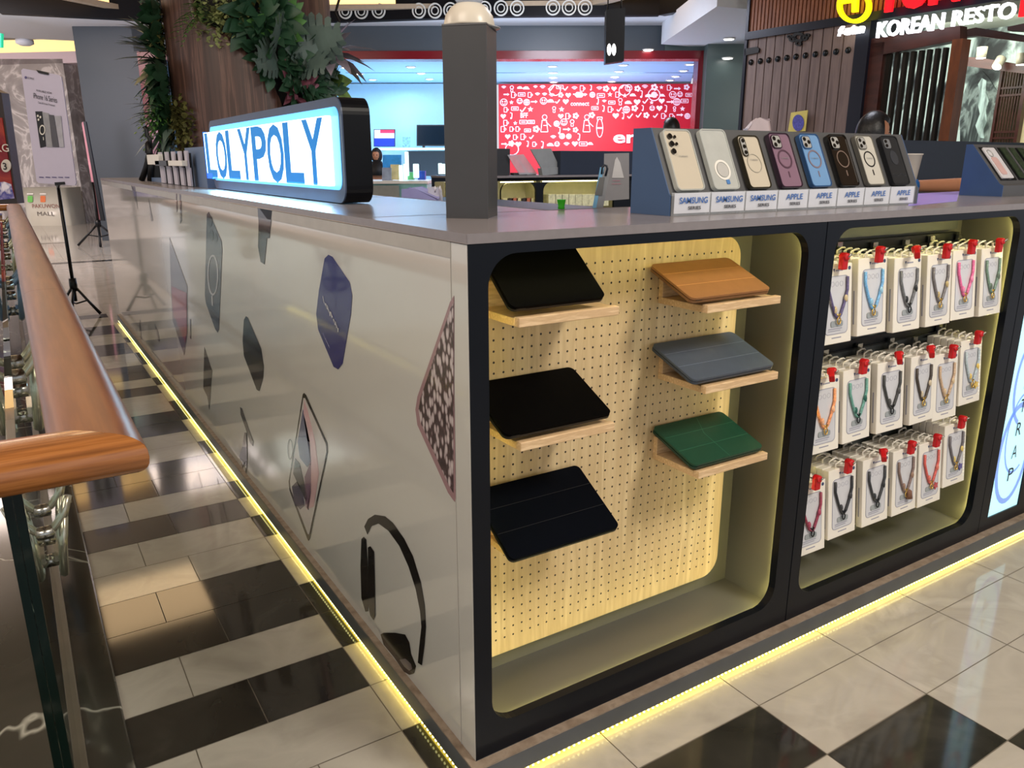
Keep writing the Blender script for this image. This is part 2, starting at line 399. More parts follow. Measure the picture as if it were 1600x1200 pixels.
# far left: white ceiling step with yellow cove, marble pier, brown marble return, grey pier
pm = PF(16.1)
sm_ = MB()
sm_.ext([hit(-60, 103, pm), hit(160, 97, pm), hit(160, 79, pm), hit(-60, 84, pm)], H2*0.3)
struct(sm_.build('trim_5', mat('pinkish_white_paint', (214, 196, 202), 0.6, var=0.01)))
cv2 = MB(); cv2.ext([hit(-60, 84, shift(pm, 0.02)), hit(160, 79, shift(pm, 0.02)), hit(160, 60, shift(pm, 0.02)), hit(-60, 64, shift(pm, 0.02))], H2*0.05)
struct(cv2.build('trim_6', mat('yellow_cove_light', (255, 226, 150), 0.6, emit=(255, 222, 150), es=0.6, var=0)))
wl = MB()
a = hit(-200, 97, pm); b = hit(97, 89, pm); a.z = b.z = hit(60, 92, pm).z
wl.ext([V3((a.x, a.y, FL)), V3((b.x, b.y, FL)), b, a], H2*0.6)
struct(wl.build('wall_left', M_marble_w))
wl2 = MB(); p2 = PF(16.9); c1 = hit(100, 112, p2); c2 = hit(215, 116, p2); c2.z = c1.z
wl2.ext([V3((c1.x-0.4, c1.y, FL)), V3((c2.x, c2.y, FL)), c2, c1-V3((0.4, 0, 0))], H2*0.3)
struct(wl2.build('wall_back', ramp_mat('brown_marble', [(0.3, (120, 96, 90)), (0.55, (146, 122, 114)), (0.8, (160, 138, 130))], 0.25, scale=1.2, dist=2)))
wl3 = MB(); p3 = PF(16.8); c1 = hit(60, 88, p3); c2 = hit(215, 90, p3); c1.z = SOF
c3 = hit(100, 112, p3).z
wl3.ext([V3((c1.x, c1.y, c3)), V3((c2.x, c2.y, c3)), V3((c2.x, c2.y, 4.2)), V3((c1.x, c1.y, 4.2))], H2*0.1)
struct(wl3.build('wall_back', MATS['pinkish_white_paint']))
# grey pier left of the shop
pp = PF(12.3)
g1 = hit(115, 60, pp); g2 = hit(236, 60, pp)
gp = MB(); gp.ext([V3((g1.x, g1.y, FL)), V3((g2.x, g2.y, FL)), V3((g2.x, g2.y, SOF)), V3((g1.x, g1.y, SOF))], H2*3.2)
struct(gp.build('wall_left', M_wallg))

# ================================================================== RED SHOP
PS = PF(12.3)
def quad(mb, pts, pl, vec):
    mb.ext([hit(u, v, pl) for u, v in pts], vec)
zt = hit(640, 93, PS).z; zr = hit(640, 80, PS).z
def ucoord(u, pl=PS, v=150): return hit(u, v, pl)
def wallbox(mb, u0, u1, z0, z1, pl, d, v=150):
    a = ucoord(u0, pl, v); b = ucoord(u1, pl, v)
    mb.ext([V3((a.x, a.y, z0)), V3((b.x, b.y, z0)), V3((b.x, b.y, z1)), V3((a.x, a.y, z1))], H2*d)
w = MB(); wallbox(w, 218, 1035, zr, SOF, PS, 0.25); struct(w.build('wall_back', M_bulk))
fr = MB()
wallbox(fr, 222, 1100, zt, zr, shift(PS, -0.03), 0.3)
wallbox(fr, 222, 240, FL, zt, shift(PS, -0.03), 0.3)
wallbox(fr, 1088, 1102, FL, zr, shift(PS, -0.03), 0.3)
struct(fr.build('trim_7', M_redt))
rw = MB(); wallbox(rw, 1034, 1102, zr, SOF-0.25, PS, 0.25); wallbox(rw, 1101, 1180, FL, SOF-0.05, shift(PS, -0.25), 0.3)
struct(rw.build('wall_right', M_wallg2))
# lowered white soffit on the right with its lamps
ls = MB(); q1 = hit(1033, 70, PZ(SOF-0.28)); q2 = hit(1165, 80, PZ(SOF-0.28)); q3 = hit(1190, 20, PZ(SOF-0.28)); q4 = hit(1060, 46, PZ(SOF-0.28))
ls.ext([hit(1033, 69, PZ(SOF-0.28)), hit(1168, 80, PZ(SOF-0.28)), hit(1230, 20, PZ(SOF-0.28)), hit(1120, 10, PZ(SOF-0.28))], (0, 0, 0.3))
struct(ls.build('ceiling', M_ceil))
BW = PF(16.0)
M_shopc = mat('pale_blue_shop_ceiling', (150, 200, 235), 0.6, var=0.01)
M_shopw = mat('pale_blue_shop_wall', (158, 196, 214), 0.6, var=0.02)
sc_ = MB(); a = ucoord(226); b = ucoord(1085); bb = hit(1085, 150, BW)
sc_.ext([V3((a.x, a.y, zt+0.02)), V3((b.x, b.y, zt+0.02)), V3((bb.x, bb.y, zt+0.02))+H2*0.4, V3((a.x, a.y, zt+0.02))+H2*4.2], (0, 0, 0.05))
struct(sc_.build('ceiling', M_shopc))
bw = MB(); wallbox(bw, 262, 760, FL, zt, BW, 0.1); struct(bw.build('wall_back', M_shopw))
sw = MB(); a = ucoord(1088); b = hit(1084, 150, BW); sw.ext([V3((a.x, a.y, FL)), V3((b.x, b.y, FL)), V3((b.x, b.y, zt)), V3((a.x, a.y, zt))], R2*0.1)
struct(sw.build('wall_right', mat('violet_shop_wall', (120, 100, 160), 0.4, var=0.03)))
# ceiling seams
for k, (v, u0, u1) in enumerate([(114, 540, 1085), (132, 540, 780)]):
    a = hit(u0, v, PZ(zt+0.015)); b = hit(u1, v, PZ(zt+0.015))
    struct(MB().ext([a, b, b+H2*0.03, a+H2*0.03], (0, 0, 0.01)).build('trim_8', mat('ceiling_seam', (70, 100, 130), 0.6)))
area('shop_lamp', tuple(ucoord(560)+H2*2+Z*(zt-ucoord(560).z-0.1)), tuple(ucoord(560)+H2*2-Z*3), 2.2, 75, (196, 226, 255))
area('shop_lamp', tuple(ucoord(930)+H2*1.8+Z*(zt-ucoord(930).z-0.1)), tuple(ucoord(930)+H2*3.4-Z*1.2), 2.0, 70, (255, 235, 240))
area('shop_fill_light', tuple(ucoord(620, PS, 300)+H2*2.0-Z*0.2), tuple(ucoord(620, PS, 300)+H2*2.4+Z*3), 2.0, 50, (200, 226, 255))  # unseen fill added to brighten the shop ceiling from below
area('shop_fill_light', tuple(ucoord(930, PS, 300)+H2*1.6-Z*0.2), tuple(ucoord(930, PS, 300)+H2*2.0+Z*3), 1.6, 42, (215, 225, 255))  # second added fill, under the ceiling by the red wall
# red graphic wall with white doodles
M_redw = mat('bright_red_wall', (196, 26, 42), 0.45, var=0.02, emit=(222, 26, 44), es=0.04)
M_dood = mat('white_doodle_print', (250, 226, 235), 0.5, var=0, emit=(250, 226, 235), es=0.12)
rwall = thing('graphic_wall', 'bright red shop wall printed all over with white doodles', 'wall graphic', tuple(V3((*hit(930, 150, shift(BW, -0.15)).xy, FL))))
rb = MB(); RW = shift(BW, -0.15)
wallbox(rb, 779, 1083, FL, hit(930, 131, RW).z, RW, 0.1); rb.build('panel', M_redw, rwall)
dd = MB(); PD = shift(RW, -0.006)
def dpoly(pts): dd.ext([hit(u, v, PD) for u, v in pts], H2*0.004)
def dring(u, v, r, w=1.1, ry=None):
    ry = ry or r
    dd.ext([hit(a, b, PD) for a, b in circ(u, v, r, ry, 14)], H2*0.004, [[hit(a, b, PD) for a, b in circ(u, v, r-w, ry-w, 14)][::-1]])
def dline(pts, w=1.0):
    for (a, b), (c, d) in zip(pts, pts[1:]):
        L = math.hypot(c-a, d-b) or 1; nx, ny = -(d-b)/L*w/2, (c-a)/L*w/2
        dpoly([(a+nx, b+ny), (c+nx, d+ny), (c-nx, d-ny), (a-nx, b-ny)])
def heart(u, v, s):
    return [(u+s*0.062*16*math.sin(t)**3, v-s*0.062*(13*math.cos(t)-5*math.cos(2*t)-2*math.cos(3*t)-math.cos(4*t))) for t in [2*PI*i/16 for i in range(16)]]
def star(u, v, s): return [(u+(s if i % 2 == 0 else s*0.45)*math.sin(PI*i/5), v-(s if i % 2 == 0 else s*0.45)*math.cos(PI*i/5)) for i in range(10)]
def icon(k, u, v, s):
    if k == 0: dring(u, v, s); dring(u-s*0.35, v-s*0.2, s*0.22, s*0.2); dring(u+s*0.35, v-s*0.2, s*0.22, s*0.2); dline([(u-s*0.5, v+s*0.25), (u, v+s*0.6), (u+s*0.5, v+s*0.25)])
    elif k == 1: dpoly(heart(u, v, s*1.0))
    elif k == 2: dpoly(star(u, v, s*0.8))
    elif k == 3: dring(u, v, s); dline([(u-s, v), (u+s, v)]); dline([(u, v-s), (u, v+s)]); dring(u, v, s*0.5, 0.9, s)
    elif k == 4:
        for q in range(5): dpoly(circ(u+s*0.6*math.cos(q*1.257), v+s*0.6*math.sin(q*1.257), s*0.38, n=8))
    elif k == 5: dline([(u-s, v-s*0.5), (u+s, v-s*0.5), (u+s, v+s*0.5), (u-s, v+s*0.5), (u-s, v-s*0.5)]); dline([(u-s*0.6, v), (u+s*0.6, v)], 1.6)
    elif k == 6: dline([(u-s*0.7, v), (u-s*0.2, v+s*0.6), (u+s*0.8, v-s*0.7)], 1.8)
    elif k == 7: dring(u, v-s*0.3, s*0.6); dline([(u-s*0.3, v+s*0.3), (u-s*0.3, v+s), (u+s*0.3, v+s), (u+s*0.3, v+s*0.3)])
    elif k == 8: dpoly([(u-s, v+s*0.4), (u-s, v-s*0.1), (u-s*0.3, v-s*0.5), (u+s*0.4, v-s*0.4), (u+s, v+s*0.4)])
    elif k == 9:
        for q in (1, 0.66, 0.33): dline([(u+s*q*math.cos(math.radians(a)), v+s*0.5-s*q*math.sin(math.radians(a))) for a in (40, 65, 90, 115, 140)], 1.1)
    elif k == 10: dline([(u-s*0.7, v-s*0.8), (u+s*0.3, v-s*0.8), (u+s*0.3, v+s*0.8), (u-s*0.7, v+s*0.8), (u-s*0.7, v-s*0.8)]); dring(u+s*0.5, v, s*0.4)
    elif k == 11: dline([(u-s*0.3, v-s), (u+s*0.3, v-s*0.8), (u+s*0.2, v+s*0.7)], 1.3); dpoly(circ(u, v+s*0.7, s*0.3, n=8))
    elif k == 12: dpoly([(u-s, v-1), (u+s*0.3, v-1), (u+s*0.3, v-s*0.5), (u+s, v), (u+s*0.3, v+s*0.5), (u+s*0.3, v+1), (u-s, v+1)])
dr = random.Random(3); occ = [(907, 163, 16, 4), (818, 180, 7, 4), (851, 195, 9, 22), (937, 200, 8, 22), (917, 198, 8, 14)]
for row, v in enumerate(range(137, 236, 11)):
    u = 787+(row % 2)*5
    while u < 1078:
        s = dr.uniform(4.2, 6.0); uu = u+dr.uniform(-1.5, 1.5); vv = v+dr.uniform(-1.5, 1.5)
        if not any(abs(uu-a) < w_+4 and abs(vv-b) < h_+4 for a, b, w_, h_ in occ) and not (uu > 940 and vv > 183):
            icon(dr.randrange(13), uu, vv, s)
        u += dr.uniform(11, 14)
# standing figures, a bottle and speech outlines
for u in (851, 917):
    dring(u, 183, 4.2); dline([(u-4, 188), (u-6, 206), (u+5, 206), (u+3, 188), (u-4, 188)], 1.2); dline([(u+2, 190), (u+10, 198)], 1.2); dline([(u-2, 196), (u+3, 196)], 1)
dring(937, 200, 5.5, 1.2, 15); dline([(934, 190), (933, 183), (941, 183), (940, 190)], 1.2); dline([(932, 200), (942, 200)], 2.5)
dring(867, 141, 9.5, 1.4, 9); dring(976, 141, 9.5, 1.4, 9); dring(1022, 148, 10, 1.4); dpoly(circ(1022, 148, 5, n=8))
dring(800, 233, 11, 1.4, 10); dpoly(circ(905, 148, 8, 5, n=6))
dd.build('printed_graphic', M_dood, rwall)
for s_, u, v, hh, ww in (('connect', 906, 165, 5, 27), ('BFF', 819, 184, 7, 11), ('er', 975, 224, 17, 32)):
    big = s_ == 'er'
    o_ = hit(u, v, shift(PD, -0.01)); k_ = 16/FPX
    text('erafone' if big else s_, o_ if not big else hit(958, 223, shift(PD, -0.02)), R2, Z, hh*k_, M_dood if not big else mat('white_sign_letter', (235, 240, 250), 0.4, emit=(225, 235, 250), es=0.5), rwall, 'lettering', (ww if not big else 118)*k_, 0.004 if not big else 0.04, 0.02, 'CENTER' if not big else 'LEFT')
# shop ceiling lamps
M_lampw = mat('white_lamp_glow', (255, 255, 255), 0.4, emit=(255, 252, 245), es=7, var=0)
for (u, v) in [(540, 105), (561, 115), (582, 124), (598, 132), (614, 138), (642, 104), (658, 114), (671, 123), (684, 131), (863, 103), (864, 113), (864, 121), (865, 128), (974, 101), (967, 111), (961, 120), (956, 127), (1078, 100), (1068, 110), (1056, 119), (1047, 125)]:
    c = hit(u, v, PZ(zt+0.02))
    t = thing('ceiling_lamp', 'small round white ceiling lamp inside the red-framed shop', 'ceiling lamp', tuple(c), 'lamps in the ceiling of the red-framed shop')
    MB().lathe([(0.075, -0.012), (0.085, -0.012), (0.085, 0.0), (0.07, 0.0)], c, 16).build('rim', M_whitep, t)
    MB().lathe([(0.055, -0.014), (0.06, -0.004)], c, 16).build('bulb', M_lampw, t)
for (u, v, lb) in [(1139, 60, 'larger round lamp in the white soffit above the grey-green wall'), (1137, 90, 'round glowing disc imitating a lamp reflection in the grey-green wall'), (1013, 77, 'small lamp at the red shop frame right of the hanging black box')]:
    pz = PZ(SOF-0.285) if v == 60 else (PF(11.9) if v == 90 else PF(12.2))  # the disc on the grey-green wall imitates a downlight's reflection
    c = hit(u, v, pz)
    t = thing('ceiling_lamp', lb, 'ceiling lamp', tuple(c))
    MB().lathe([(0.07, -0.012), (0.085, -0.012), (0.085, 0.0), (0.07, 0.0)], c, 18).build('rim', M_whitep, t)
    MB().lathe([(0.065, -0.018), (0.07, -0.004)], c, 18).build('bulb', M_lampw, t)  # on the grey-green wall this is the disc imitating the reflection
# screens, shelf and goods at the back of the shop
def flat(name, u0, v0, u1, v1, pl, m, parent=None, d=0.03, bevel=0):
    mb = MB(); mb.ext([hit(u0, v1, pl), hit(u1, v1, pl), hit(u1, v0, pl), hit(u0, v0, pl)], H2*d); return mb.build(name, m, parent, bevel)
BS = shift(BW, -0.35)
def base_of(u, v, pl): return tuple(hit(u, v, pl))
t = thing('television', 'black television on the white shelf, left of the grey post', 'television', base_of(671, 228, BS))
flat('frame', 651, 195, 697, 228, BS, M_blackp, t, 0.06); flat('screen', 653, 197, 695, 226, shift(BS, -0.005), mat('dark_screen', (16, 26, 34), 0.12), t, 0.01)
flat('stand', 660, 227, 664, 231, BS, M_blackp, t)
t = thing('television', 'screen showing red and blue adverts beside the black sign side', 'television', base_of(602, 228, BS))
flat('frame', 584, 202, 617, 229, BS, M_blackp, t, 0.06)
flat('screen', 585, 203, 616, 228, shift(BS, -0.005), mat('advert_screen_white', (210, 220, 240), 0.3, emit=(180, 205, 240), es=0.6), t, 0.01)
flat('banner', 594, 203, 616, 208, shift(BS, -0.012), mat('advert_red', (220, 40, 70), 0.3, emit=(220, 40, 70), es=0.5), t, 0.005)
flat('banner', 585, 216, 616, 228, shift(BS, -0.012), mat('advert_blue', (20, 40, 200), 0.3, emit=(20, 50, 220), es=0.7), t, 0.005)
tag(flat('wall_shelf', 584, 231, 700, 234, shift(BS, -0.3), mat('white_lit_shelf', (220, 245, 245), 0.4, emit=(200, 240, 240), es=0.6), None, 0.6), 'long white shelf under the two televisions', 'shelf')
tag(flat('poster', 629, 214, 641, 230, BS, mat('small_blue_poster', (110, 150, 190), 0.5, var=0.5, scale=30), None, 0.02), 'small blue picture between the two televisions', 'poster')
tag(flat('cabinet', 636, 236, 700, 275, shift(BS, -0.25), mat('dark_shop_cabinet', (30, 40, 46), 0.3), None, 0.5), 'dark open cabinet under the black television', 'cabinet')
for k, (u0, u1, v0, v1, c, lb) in enumerate([(598, 627, 242, 262, (60, 160, 240), 'bright blue board behind the white shop counter'), (610, 624, 257, 281, (214, 190, 140), 'cream display box with brown print on the white shop counter'),
        (597, 611, 262, 286, (150, 160, 180), 'grey box at the left end of the white shop counter'), (653, 664, 267, 281, (40, 80, 180), 'small blue box on the white shop counter'), (637, 646, 269, 281, (110, 205, 140), 'small green box on the white shop counter')]):
    b_ = flat('display_board' if k == 0 else 'display_box', u0, v0, u1, v1, PF(10.2-0.05*k), mat('goods_%d' % k, c, 0.4, var=0.25, scale=9), None, 0.02 if k == 0 else 0.12)
    tag(b_, lb, 'board' if k == 0 else 'box')
for k, (u, v0, v1) in enumerate([(627, 258, 283), (634, 256, 281), (636.5, 237, 275), (649, 256, 278), (652, 256, 278), (688, 255, 272), (693, 256, 272)]):
    c0 = hit(u, v1, PF(10.0)); h_ = hit(u, v0, PF(10.0)).z-c0.z
    tag(MB().lathe([(0.022, 0), (0.024, 0.01), (0.024, h_-0.01), (0.02, h_)], c0, 12).build('display_tube', mat('bright_tube', (220, 255, 250), 0.3, emit=(210, 250, 250), es=0.8)), 'glowing clear tube holder standing on the white shop counter', 'holder', 'glowing tubes on the shop counter')
t = thing('shop_counter', 'white shop counter seen between the sign and the grey post', 'counter', (*hit(630, 290, PF(10.0)).xy, FL))
def solid(name, u0, u1, vt, pl, d, m, parent, z0=FL):
    a = hit(u0, vt, pl); b = hit(u1, vt, pl); zz = hit((u0+u1)/2, vt, pl).z
    mb = MB(); mb.ext([V3((a.x, a.y, z0)), V3((b.x, b.y, z0)), V3((b.x, b.y, zz)), V3((a.x, a.y, zz))], H2*d); return mb.build(name, m, parent)
solid('body', 560, 667, 286, PF(9.9), 0.9, mat('pale_aqua_counter', (150, 205, 205), 0.35), t)
solid('worktop', 558, 668, 283, PF(9.85), 1.0, M_whitep, t, hit(600, 287, PF(9.9)).z)
solid('drawer_front', 562, 623, 290, PF(9.84), 0.05, mat('taupe_panel', (140, 142, 136), 0.4), t)
# ================================================================== RESTAURANT FRONT ON THE RIGHT
_A = hit(1163, 100, PF(9.0)); _B = hit(1600, 100, PF(6.7)); _t = V3((_B.x-_A.x, _B.y-_A.y, 0)).normalized()
WN = V3((_t.y, -_t.x, 0))
if WN.dot(CAM-_A) > 0: WN = -WN          # points away from the camera
WP = (_A.copy(), WN)
WU = _t
def wpoly(mb, pts, d, th): mb.ext([hit(u, v, shift(WP, d)) for u, v in pts], WN*th); return mb
def wrect(mb, u0, u1, z0, z1, d, th, v=120):
    a = hit(u0, v, shift(WP, d)); b = hit(u1, v, shift(WP, d))
    mb.ext([V3((a.x, a.y, z0)), V3((b.x, b.y, z0)), V3((b.x, b.y, z1)), V3((a.x, a.y, z1))], WN*th); return mb
zb = hit(1350, 33, WP).z       # underside of fascia beam
M_plank = ramp_mat('weathered_plank', [(0.3, (104, 86, 82)), (0.55, (128, 108, 102)), (0.8, (92, 76, 74))], 0.6, scale=3, stretch=(6, 6, 0.6), detail=6)
M_slat = ramp_mat('terracotta_slat', [(0.3, (126, 74, 48)), (0.6, (152, 94, 62)), (0.8, (120, 70, 46))], 0.55, scale=4, stretch=(5, 5, 1))
M_redwood = ramp_mat('dark_red_wood', [(0.3, (52, 22, 18)), (0.6, (74, 34, 26)), (0.8, (48, 20, 16))], 0.4, scale=4, stretch=(1, 1, 3))
M_redwood2 = ramp_mat('orange_brown_wood', [(0.3, (96, 50, 22)), (0.6, (122, 66, 30)), (0.8, (88, 44, 20))], 0.4, scale=4, stretch=(4, 4, 1))
M_frame = mat('black_blue_steel', (18, 24, 40), 0.35, 0.2)
rf = thing('restaurant_front', 'restaurant front: brown slatted fascia over weathered plank wall and lattice window', 'shopfront', tuple(V3((*_A.xy, FL))))
m = MB(); wrect(m, 1160, 1760, zb+0.02, SOF+0.4, 0.05, 0.06); m.build('fascia_board', mat('fascia_backing', (74, 44, 30), 0.6), rf)
m = MB(); a = hit(1166, 60, shift(WP, 0.0)); b = hit(1700, 60, shift(WP, 0.0)); L = (b-a).length; n = int(L/0.045)
for i in range(n):
    p = a+WU*(i*0.045); q = p+WU*0.03
    m.ext([V3((p.x, p.y, zb+0.05)), V3((q.x, q.y, zb+0.05)), V3((q.x, q.y, SOF+0.4)), V3((p.x, p.y, SOF+0.4))], WN*0.05)
m.build('fascia_slats', M_slat, rf)
m = MB(); wrect(m, 1159, 1760, zb-0.01, zb+0.065, -0.03, 0.12); wrect(m, 1159, 1163, FL, SOF+0.3, -0.02, 0.12)
wrect(m, 1330, 1351, FL, zb, -0.02, 0.12); m.build('steel_frame', M_frame, rf)
us = [1163, 1179, 1191.5, 1205, 1219, 1233, 1247, 1262, 1277.5, 1293, 1310, 1330]
m = MB()
for i in range(11):
    a = hit(us[i], 140, WP); b = hit(us[i+1], 140, WP); t = (b-a).normalized()*0.006
    m.ext([V3((a.x+t.x, a.y+t.y, FL)), V3((b.x-t.x, b.y-t.y, FL)), V3((b.x-t.x, b.y-t.y, zb)), V3((a.x+t.x, a.y+t.y, zb))], WN*0.05)
m.build('plank_wall', M_plank, rf)
m = MB(); wrect(m, 1162, 1331, FL, zb, 0.03, 0.05); m.build('wall_backing', M_blackp, rf)
m = MB()
zst = hit(1169, 98, WP).z
for i in range(11):
    a = hit((us[i]+us[i+1])/2, 120, shift(WP, -0.012)); a.z = zst
    m.lathe([(0.028, 0), (0.03, 0.01), (0.018, 0.025), (0.002, 0.03)], a, 12, frame((0, 0, 0), WU, Z).to_3x3() @ Matrix.Scale(-1, 3, V3((0, 0, 1))))
m.build('studs', M_blackm, rf)
m = MB()
wpoly(m, [(1163, 76), (1182, 73), (1186, 76), (1185, 82), (1163, 87)], -0.02, 0.02)
for (u, v, r) in [(1247, 58, 10), (1238, 61, 6), (1256, 59, 6), (1247, 68, 5), (1233, 57, 4), (1261, 55, 4)]:
    m.ext([hit(a, b, shift(WP, -0.02)) for a, b in circ(u, v, r, r*0.8, 14)], WN*0.02, [[hit(a, b, shift(WP, -0.02)) for a, b in circ(u, v, r*0.45, r*0.35, 14)][::-1]])
m.build('iron_hinge', M_blackm, rf)
# lattice window and inner posts
m = MB()
wpoly(m, [(1351, 62), (1500, 40), (1500, 62), (1375, 86), (1351, 92)], 0.02, 0.12)
wrect(m, 1350, 1372, FL, zb-0.2, 0.02, 0.12, 150); m.build('window_surround', M_redwood, rf)
m = MB(); wrect(m, 1477, 1493, FL, hit(1487, 62, WP).z, 0.0, 0.14, 140); m.build('window_post', M_redwood2, rf)
m = MB(); zt2 = hit(1430, 78, WP).z
for i in range(9):
    u = 1378+12.2*i
    wrect(m, u, u+5.2, 0.2, zt2, 0.06, 0.05, 150)
for u in (1366, 1371.5): wrect(m, u, u+1.6, 0.2, zt2, 0.06, 0.05, 150)
m.build('lattice_slats', mat('dark_olive_wood', (28, 20, 9), 0.8, var=0.15, scale=5), rf)
# interior of the restaurant
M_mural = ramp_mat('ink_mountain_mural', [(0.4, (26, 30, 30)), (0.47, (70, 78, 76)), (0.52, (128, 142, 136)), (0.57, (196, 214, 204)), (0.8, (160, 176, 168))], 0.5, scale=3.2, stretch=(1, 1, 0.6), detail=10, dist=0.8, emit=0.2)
WI = 2.1
m = MB(); wrect(m, 1340, 1900, FL, SOF+0.2, WI, 0.1, 150); m.build('mural_wall', M_mural, rf)
m = MB()
wpoly(m, [(1500, 225), (1500, 160), (1512, 130), (1520, 118), (1534, 110), (1545, 122), (1556, 140), (1570, 150), (1570, 225)], WI-0.02, 0.015)
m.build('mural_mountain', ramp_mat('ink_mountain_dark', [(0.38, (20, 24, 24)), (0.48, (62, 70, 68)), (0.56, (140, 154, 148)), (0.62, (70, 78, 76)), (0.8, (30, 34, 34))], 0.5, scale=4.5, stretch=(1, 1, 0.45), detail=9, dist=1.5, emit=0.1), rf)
m = MB(); wpoly(m, [(1530, 215), (1524, 196), (1531, 178), (1527, 160), (1531, 144), (1528, 132), (1534, 122), (1541, 126), (1540, 144), (1545, 158), (1540, 172), (1542, 190), (1536, 204), (1537, 216)], WI-0.035, 0.01)
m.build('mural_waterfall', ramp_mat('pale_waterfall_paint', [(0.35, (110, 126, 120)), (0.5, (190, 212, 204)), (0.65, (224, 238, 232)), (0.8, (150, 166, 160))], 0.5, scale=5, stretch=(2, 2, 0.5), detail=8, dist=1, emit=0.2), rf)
m = MB(); c0 = hit(1500, 100, shift(WP, 0.2)).z
a = hit(1340, 100, shift(WP, 0.15)); b = hit(1900, 100, shift(WP, 0.15))
m.ext([V3((a.x, a.y, zb+0.1)), V3((b.x, b.y, zb+0.1)), V3((b.x, b.y, zb+0.1))+WN*WI, V3((a.x, a.y, zb+0.1))+WN*WI], (0, 0, 0.05))
m.build('inner_ceiling', mat('restaurant_ceiling', (186, 190, 176), 0.6, var=0.02), rf)
m = MB()
wpoly(m, [(1488, 50), (1525, 43), (1620, 58), (1620, 68), (1525, 56), (1488, 60)], 0.5, 0.1)
wpoly(m, [(1495, 88), (1530, 90), (1640, 108), (1640, 120), (1560, 110), (1495, 101)], WI-0.5, 0.1)
wpoly(m, [(1574, 42), (1620, 32), (1620, 50), (1574, 48)], 0.4, 0.1)
m.build('ceiling_beams', M_redwood, rf)
m = MB()
for u in (1556, 1597): wrect(m, u+2, u+38, 0.1, hit(1560, 112, shift(WP, WI)).z, WI-0.12, 0.02, 150)
m.build('paper_screen', mat('cream_paper_screen', (214, 206, 168), 0.6, emit=(220, 205, 150), es=0.35), rf)
m = MB(); zt3 = hit(1575, 112, shift(WP, WI)).z
for u0 in (1560,):
    for i in range(9): wrect(m, u0+4.3*i, u0+4.3*i+1.6, 0.1, zt3, WI-0.2, 0.05, 150)
    for zz in (0.14, 0.2, 0.5, 0.55, 0.62): wrect(m, u0, u0+36, zt3-zz*1.2-0.02, zt3-zz*1.2, WI-0.21, 0.04, 150)
    wrect(m, u0-3, u0+1, 0.1, zt3, WI-0.22, 0.08, 150); wrect(m, u0+35, u0+40, 0.1, zt3, WI-0.22, 0.08, 150)
m.build('screen_lattice', M_redwood, rf)
# lit sign letters
M_yel = mat('yellow_glow', (255, 240, 20), 0.4, emit=(255, 236, 10), es=1.3, var=0)
M_redg = mat('red_glow', (255, 20, 30), 0.4, emit=(255, 16, 26), es=1.5, var=0)
sg = thing('lit_sign', 'white, red and yellow glowing restaurant sign on the slatted fascia', 'sign', tuple(hit(1470, 48, shift(WP, -0.06))))
def wtext(s, u0, u1, v0, hpx, d, m_, bold, name='lettering', ext=0.03, shear=0.0):
    a = hit(u0, v0, shift(WP, d)); b = hit(u1, v0, shift(WP, d)); k = (a-CAM).dot(_f)/FPX
    return text(s, a, WU, Z, hpx*k, m_, sg, name, (V3((b.x-a.x, b.y-a.y, 0))).length, ext, bold, 'LEFT', shear)
M_wg = mat('white_sign_glow', (255, 255, 255), 0.4, emit=(245, 248, 255), es=1.6, var=0)
wtext('KOREAN', 1371, 1473, 59, 22, -0.12, M_wg, 0.02); wtext('RESTO', 1488, 1585, 41, 22, -0.12, M_wg, 0.02)
wtext('f-utan', 1311, 1351, 56, 13, -0.10, M_wg, 0.05, shear=0.2)
wtext('YUN', 1367, 1498, 18, 62, -0.12, M_redg, 0.05); wtext('I', 1594, 1606, 24, 40, -0.12, M_redg, 0.05)
m = MB(); plr = shift(WP, -0.12)
m.ext([hit(a, b, plr) for a, b in circ(1333, 9, 26, 27, 40)], WN*0.04, [[hit(a, b, plr) for a, b in circ(1333, 9, 20, 21, 40)][::-1]])
m.ext([hit(u, v, plr) for u, v in [(1331, -16), (1339, -17), (1338, 18), (1330, 19)]], WN*0.04)
m.ext([hit(u, v, plr) for u, v in [(1312, 1), (1334, -2), (1334, 3), (1312, 6)]], WN*0.04)
m.build('round_emblem', M_yel, sg)
m = MB(); m.ext([hit(u, v, shift(WP, -0.05)) for u, v in [(1236, 176), (1262, 172), (1258, 205), (1231, 206)]], WN*0.01)
nt_ = tag(m.build('notice', mat('yellow_paper', (216, 200, 110), 0.6)), 'yellow paper notice with a purple oval on the plank wall', 'notice')
m = MB(); m.ext([hit(u, v, shift(WP, -0.056)) for u, v in circ(1247, 192, 9, 13, 18)], WN*0.004); m.build('printed_oval', mat('purple_print', (84, 84, 170), 0.5, var=0.3, scale=60), nt_)
# restaurant ceiling spotlights
for k, (u, v, d, lb) in enumerate([(1534, 82, 1.3, 'beige cylinder ceiling lamp above the mountain mural'), (1597, 92, 1.3, 'beige cylinder ceiling lamp at the right edge of the photo'), (1561, 98, 1.5, 'small tilted white spotlight above the paper screen')]):
    c = hit(u, v, shift(WP, d)); t = thing('ceiling_spotlight', lb, 'ceiling lamp', tuple(c))
    ax = Matrix.Identity(3) if k < 2 else Matrix.Rotation(0.7, 3, 'Y')
    MB().lathe([(0.045, -0.05), (0.047, 0.05)], c, 16, ax).build('housing', mat('beige_metal', (170, 162, 140), 0.4), t)
    MB().lathe([(0.04, -0.055), (0.042, -0.049)], c, 16, ax).build('bulb', M_lampw, t)
area('restaurant_lamp', tuple(hit(1500, 60, shift(WP, 1.2))), tuple(hit(1530, 200, shift(WP, 2.1))), 0.9, 18, (240, 245, 232))

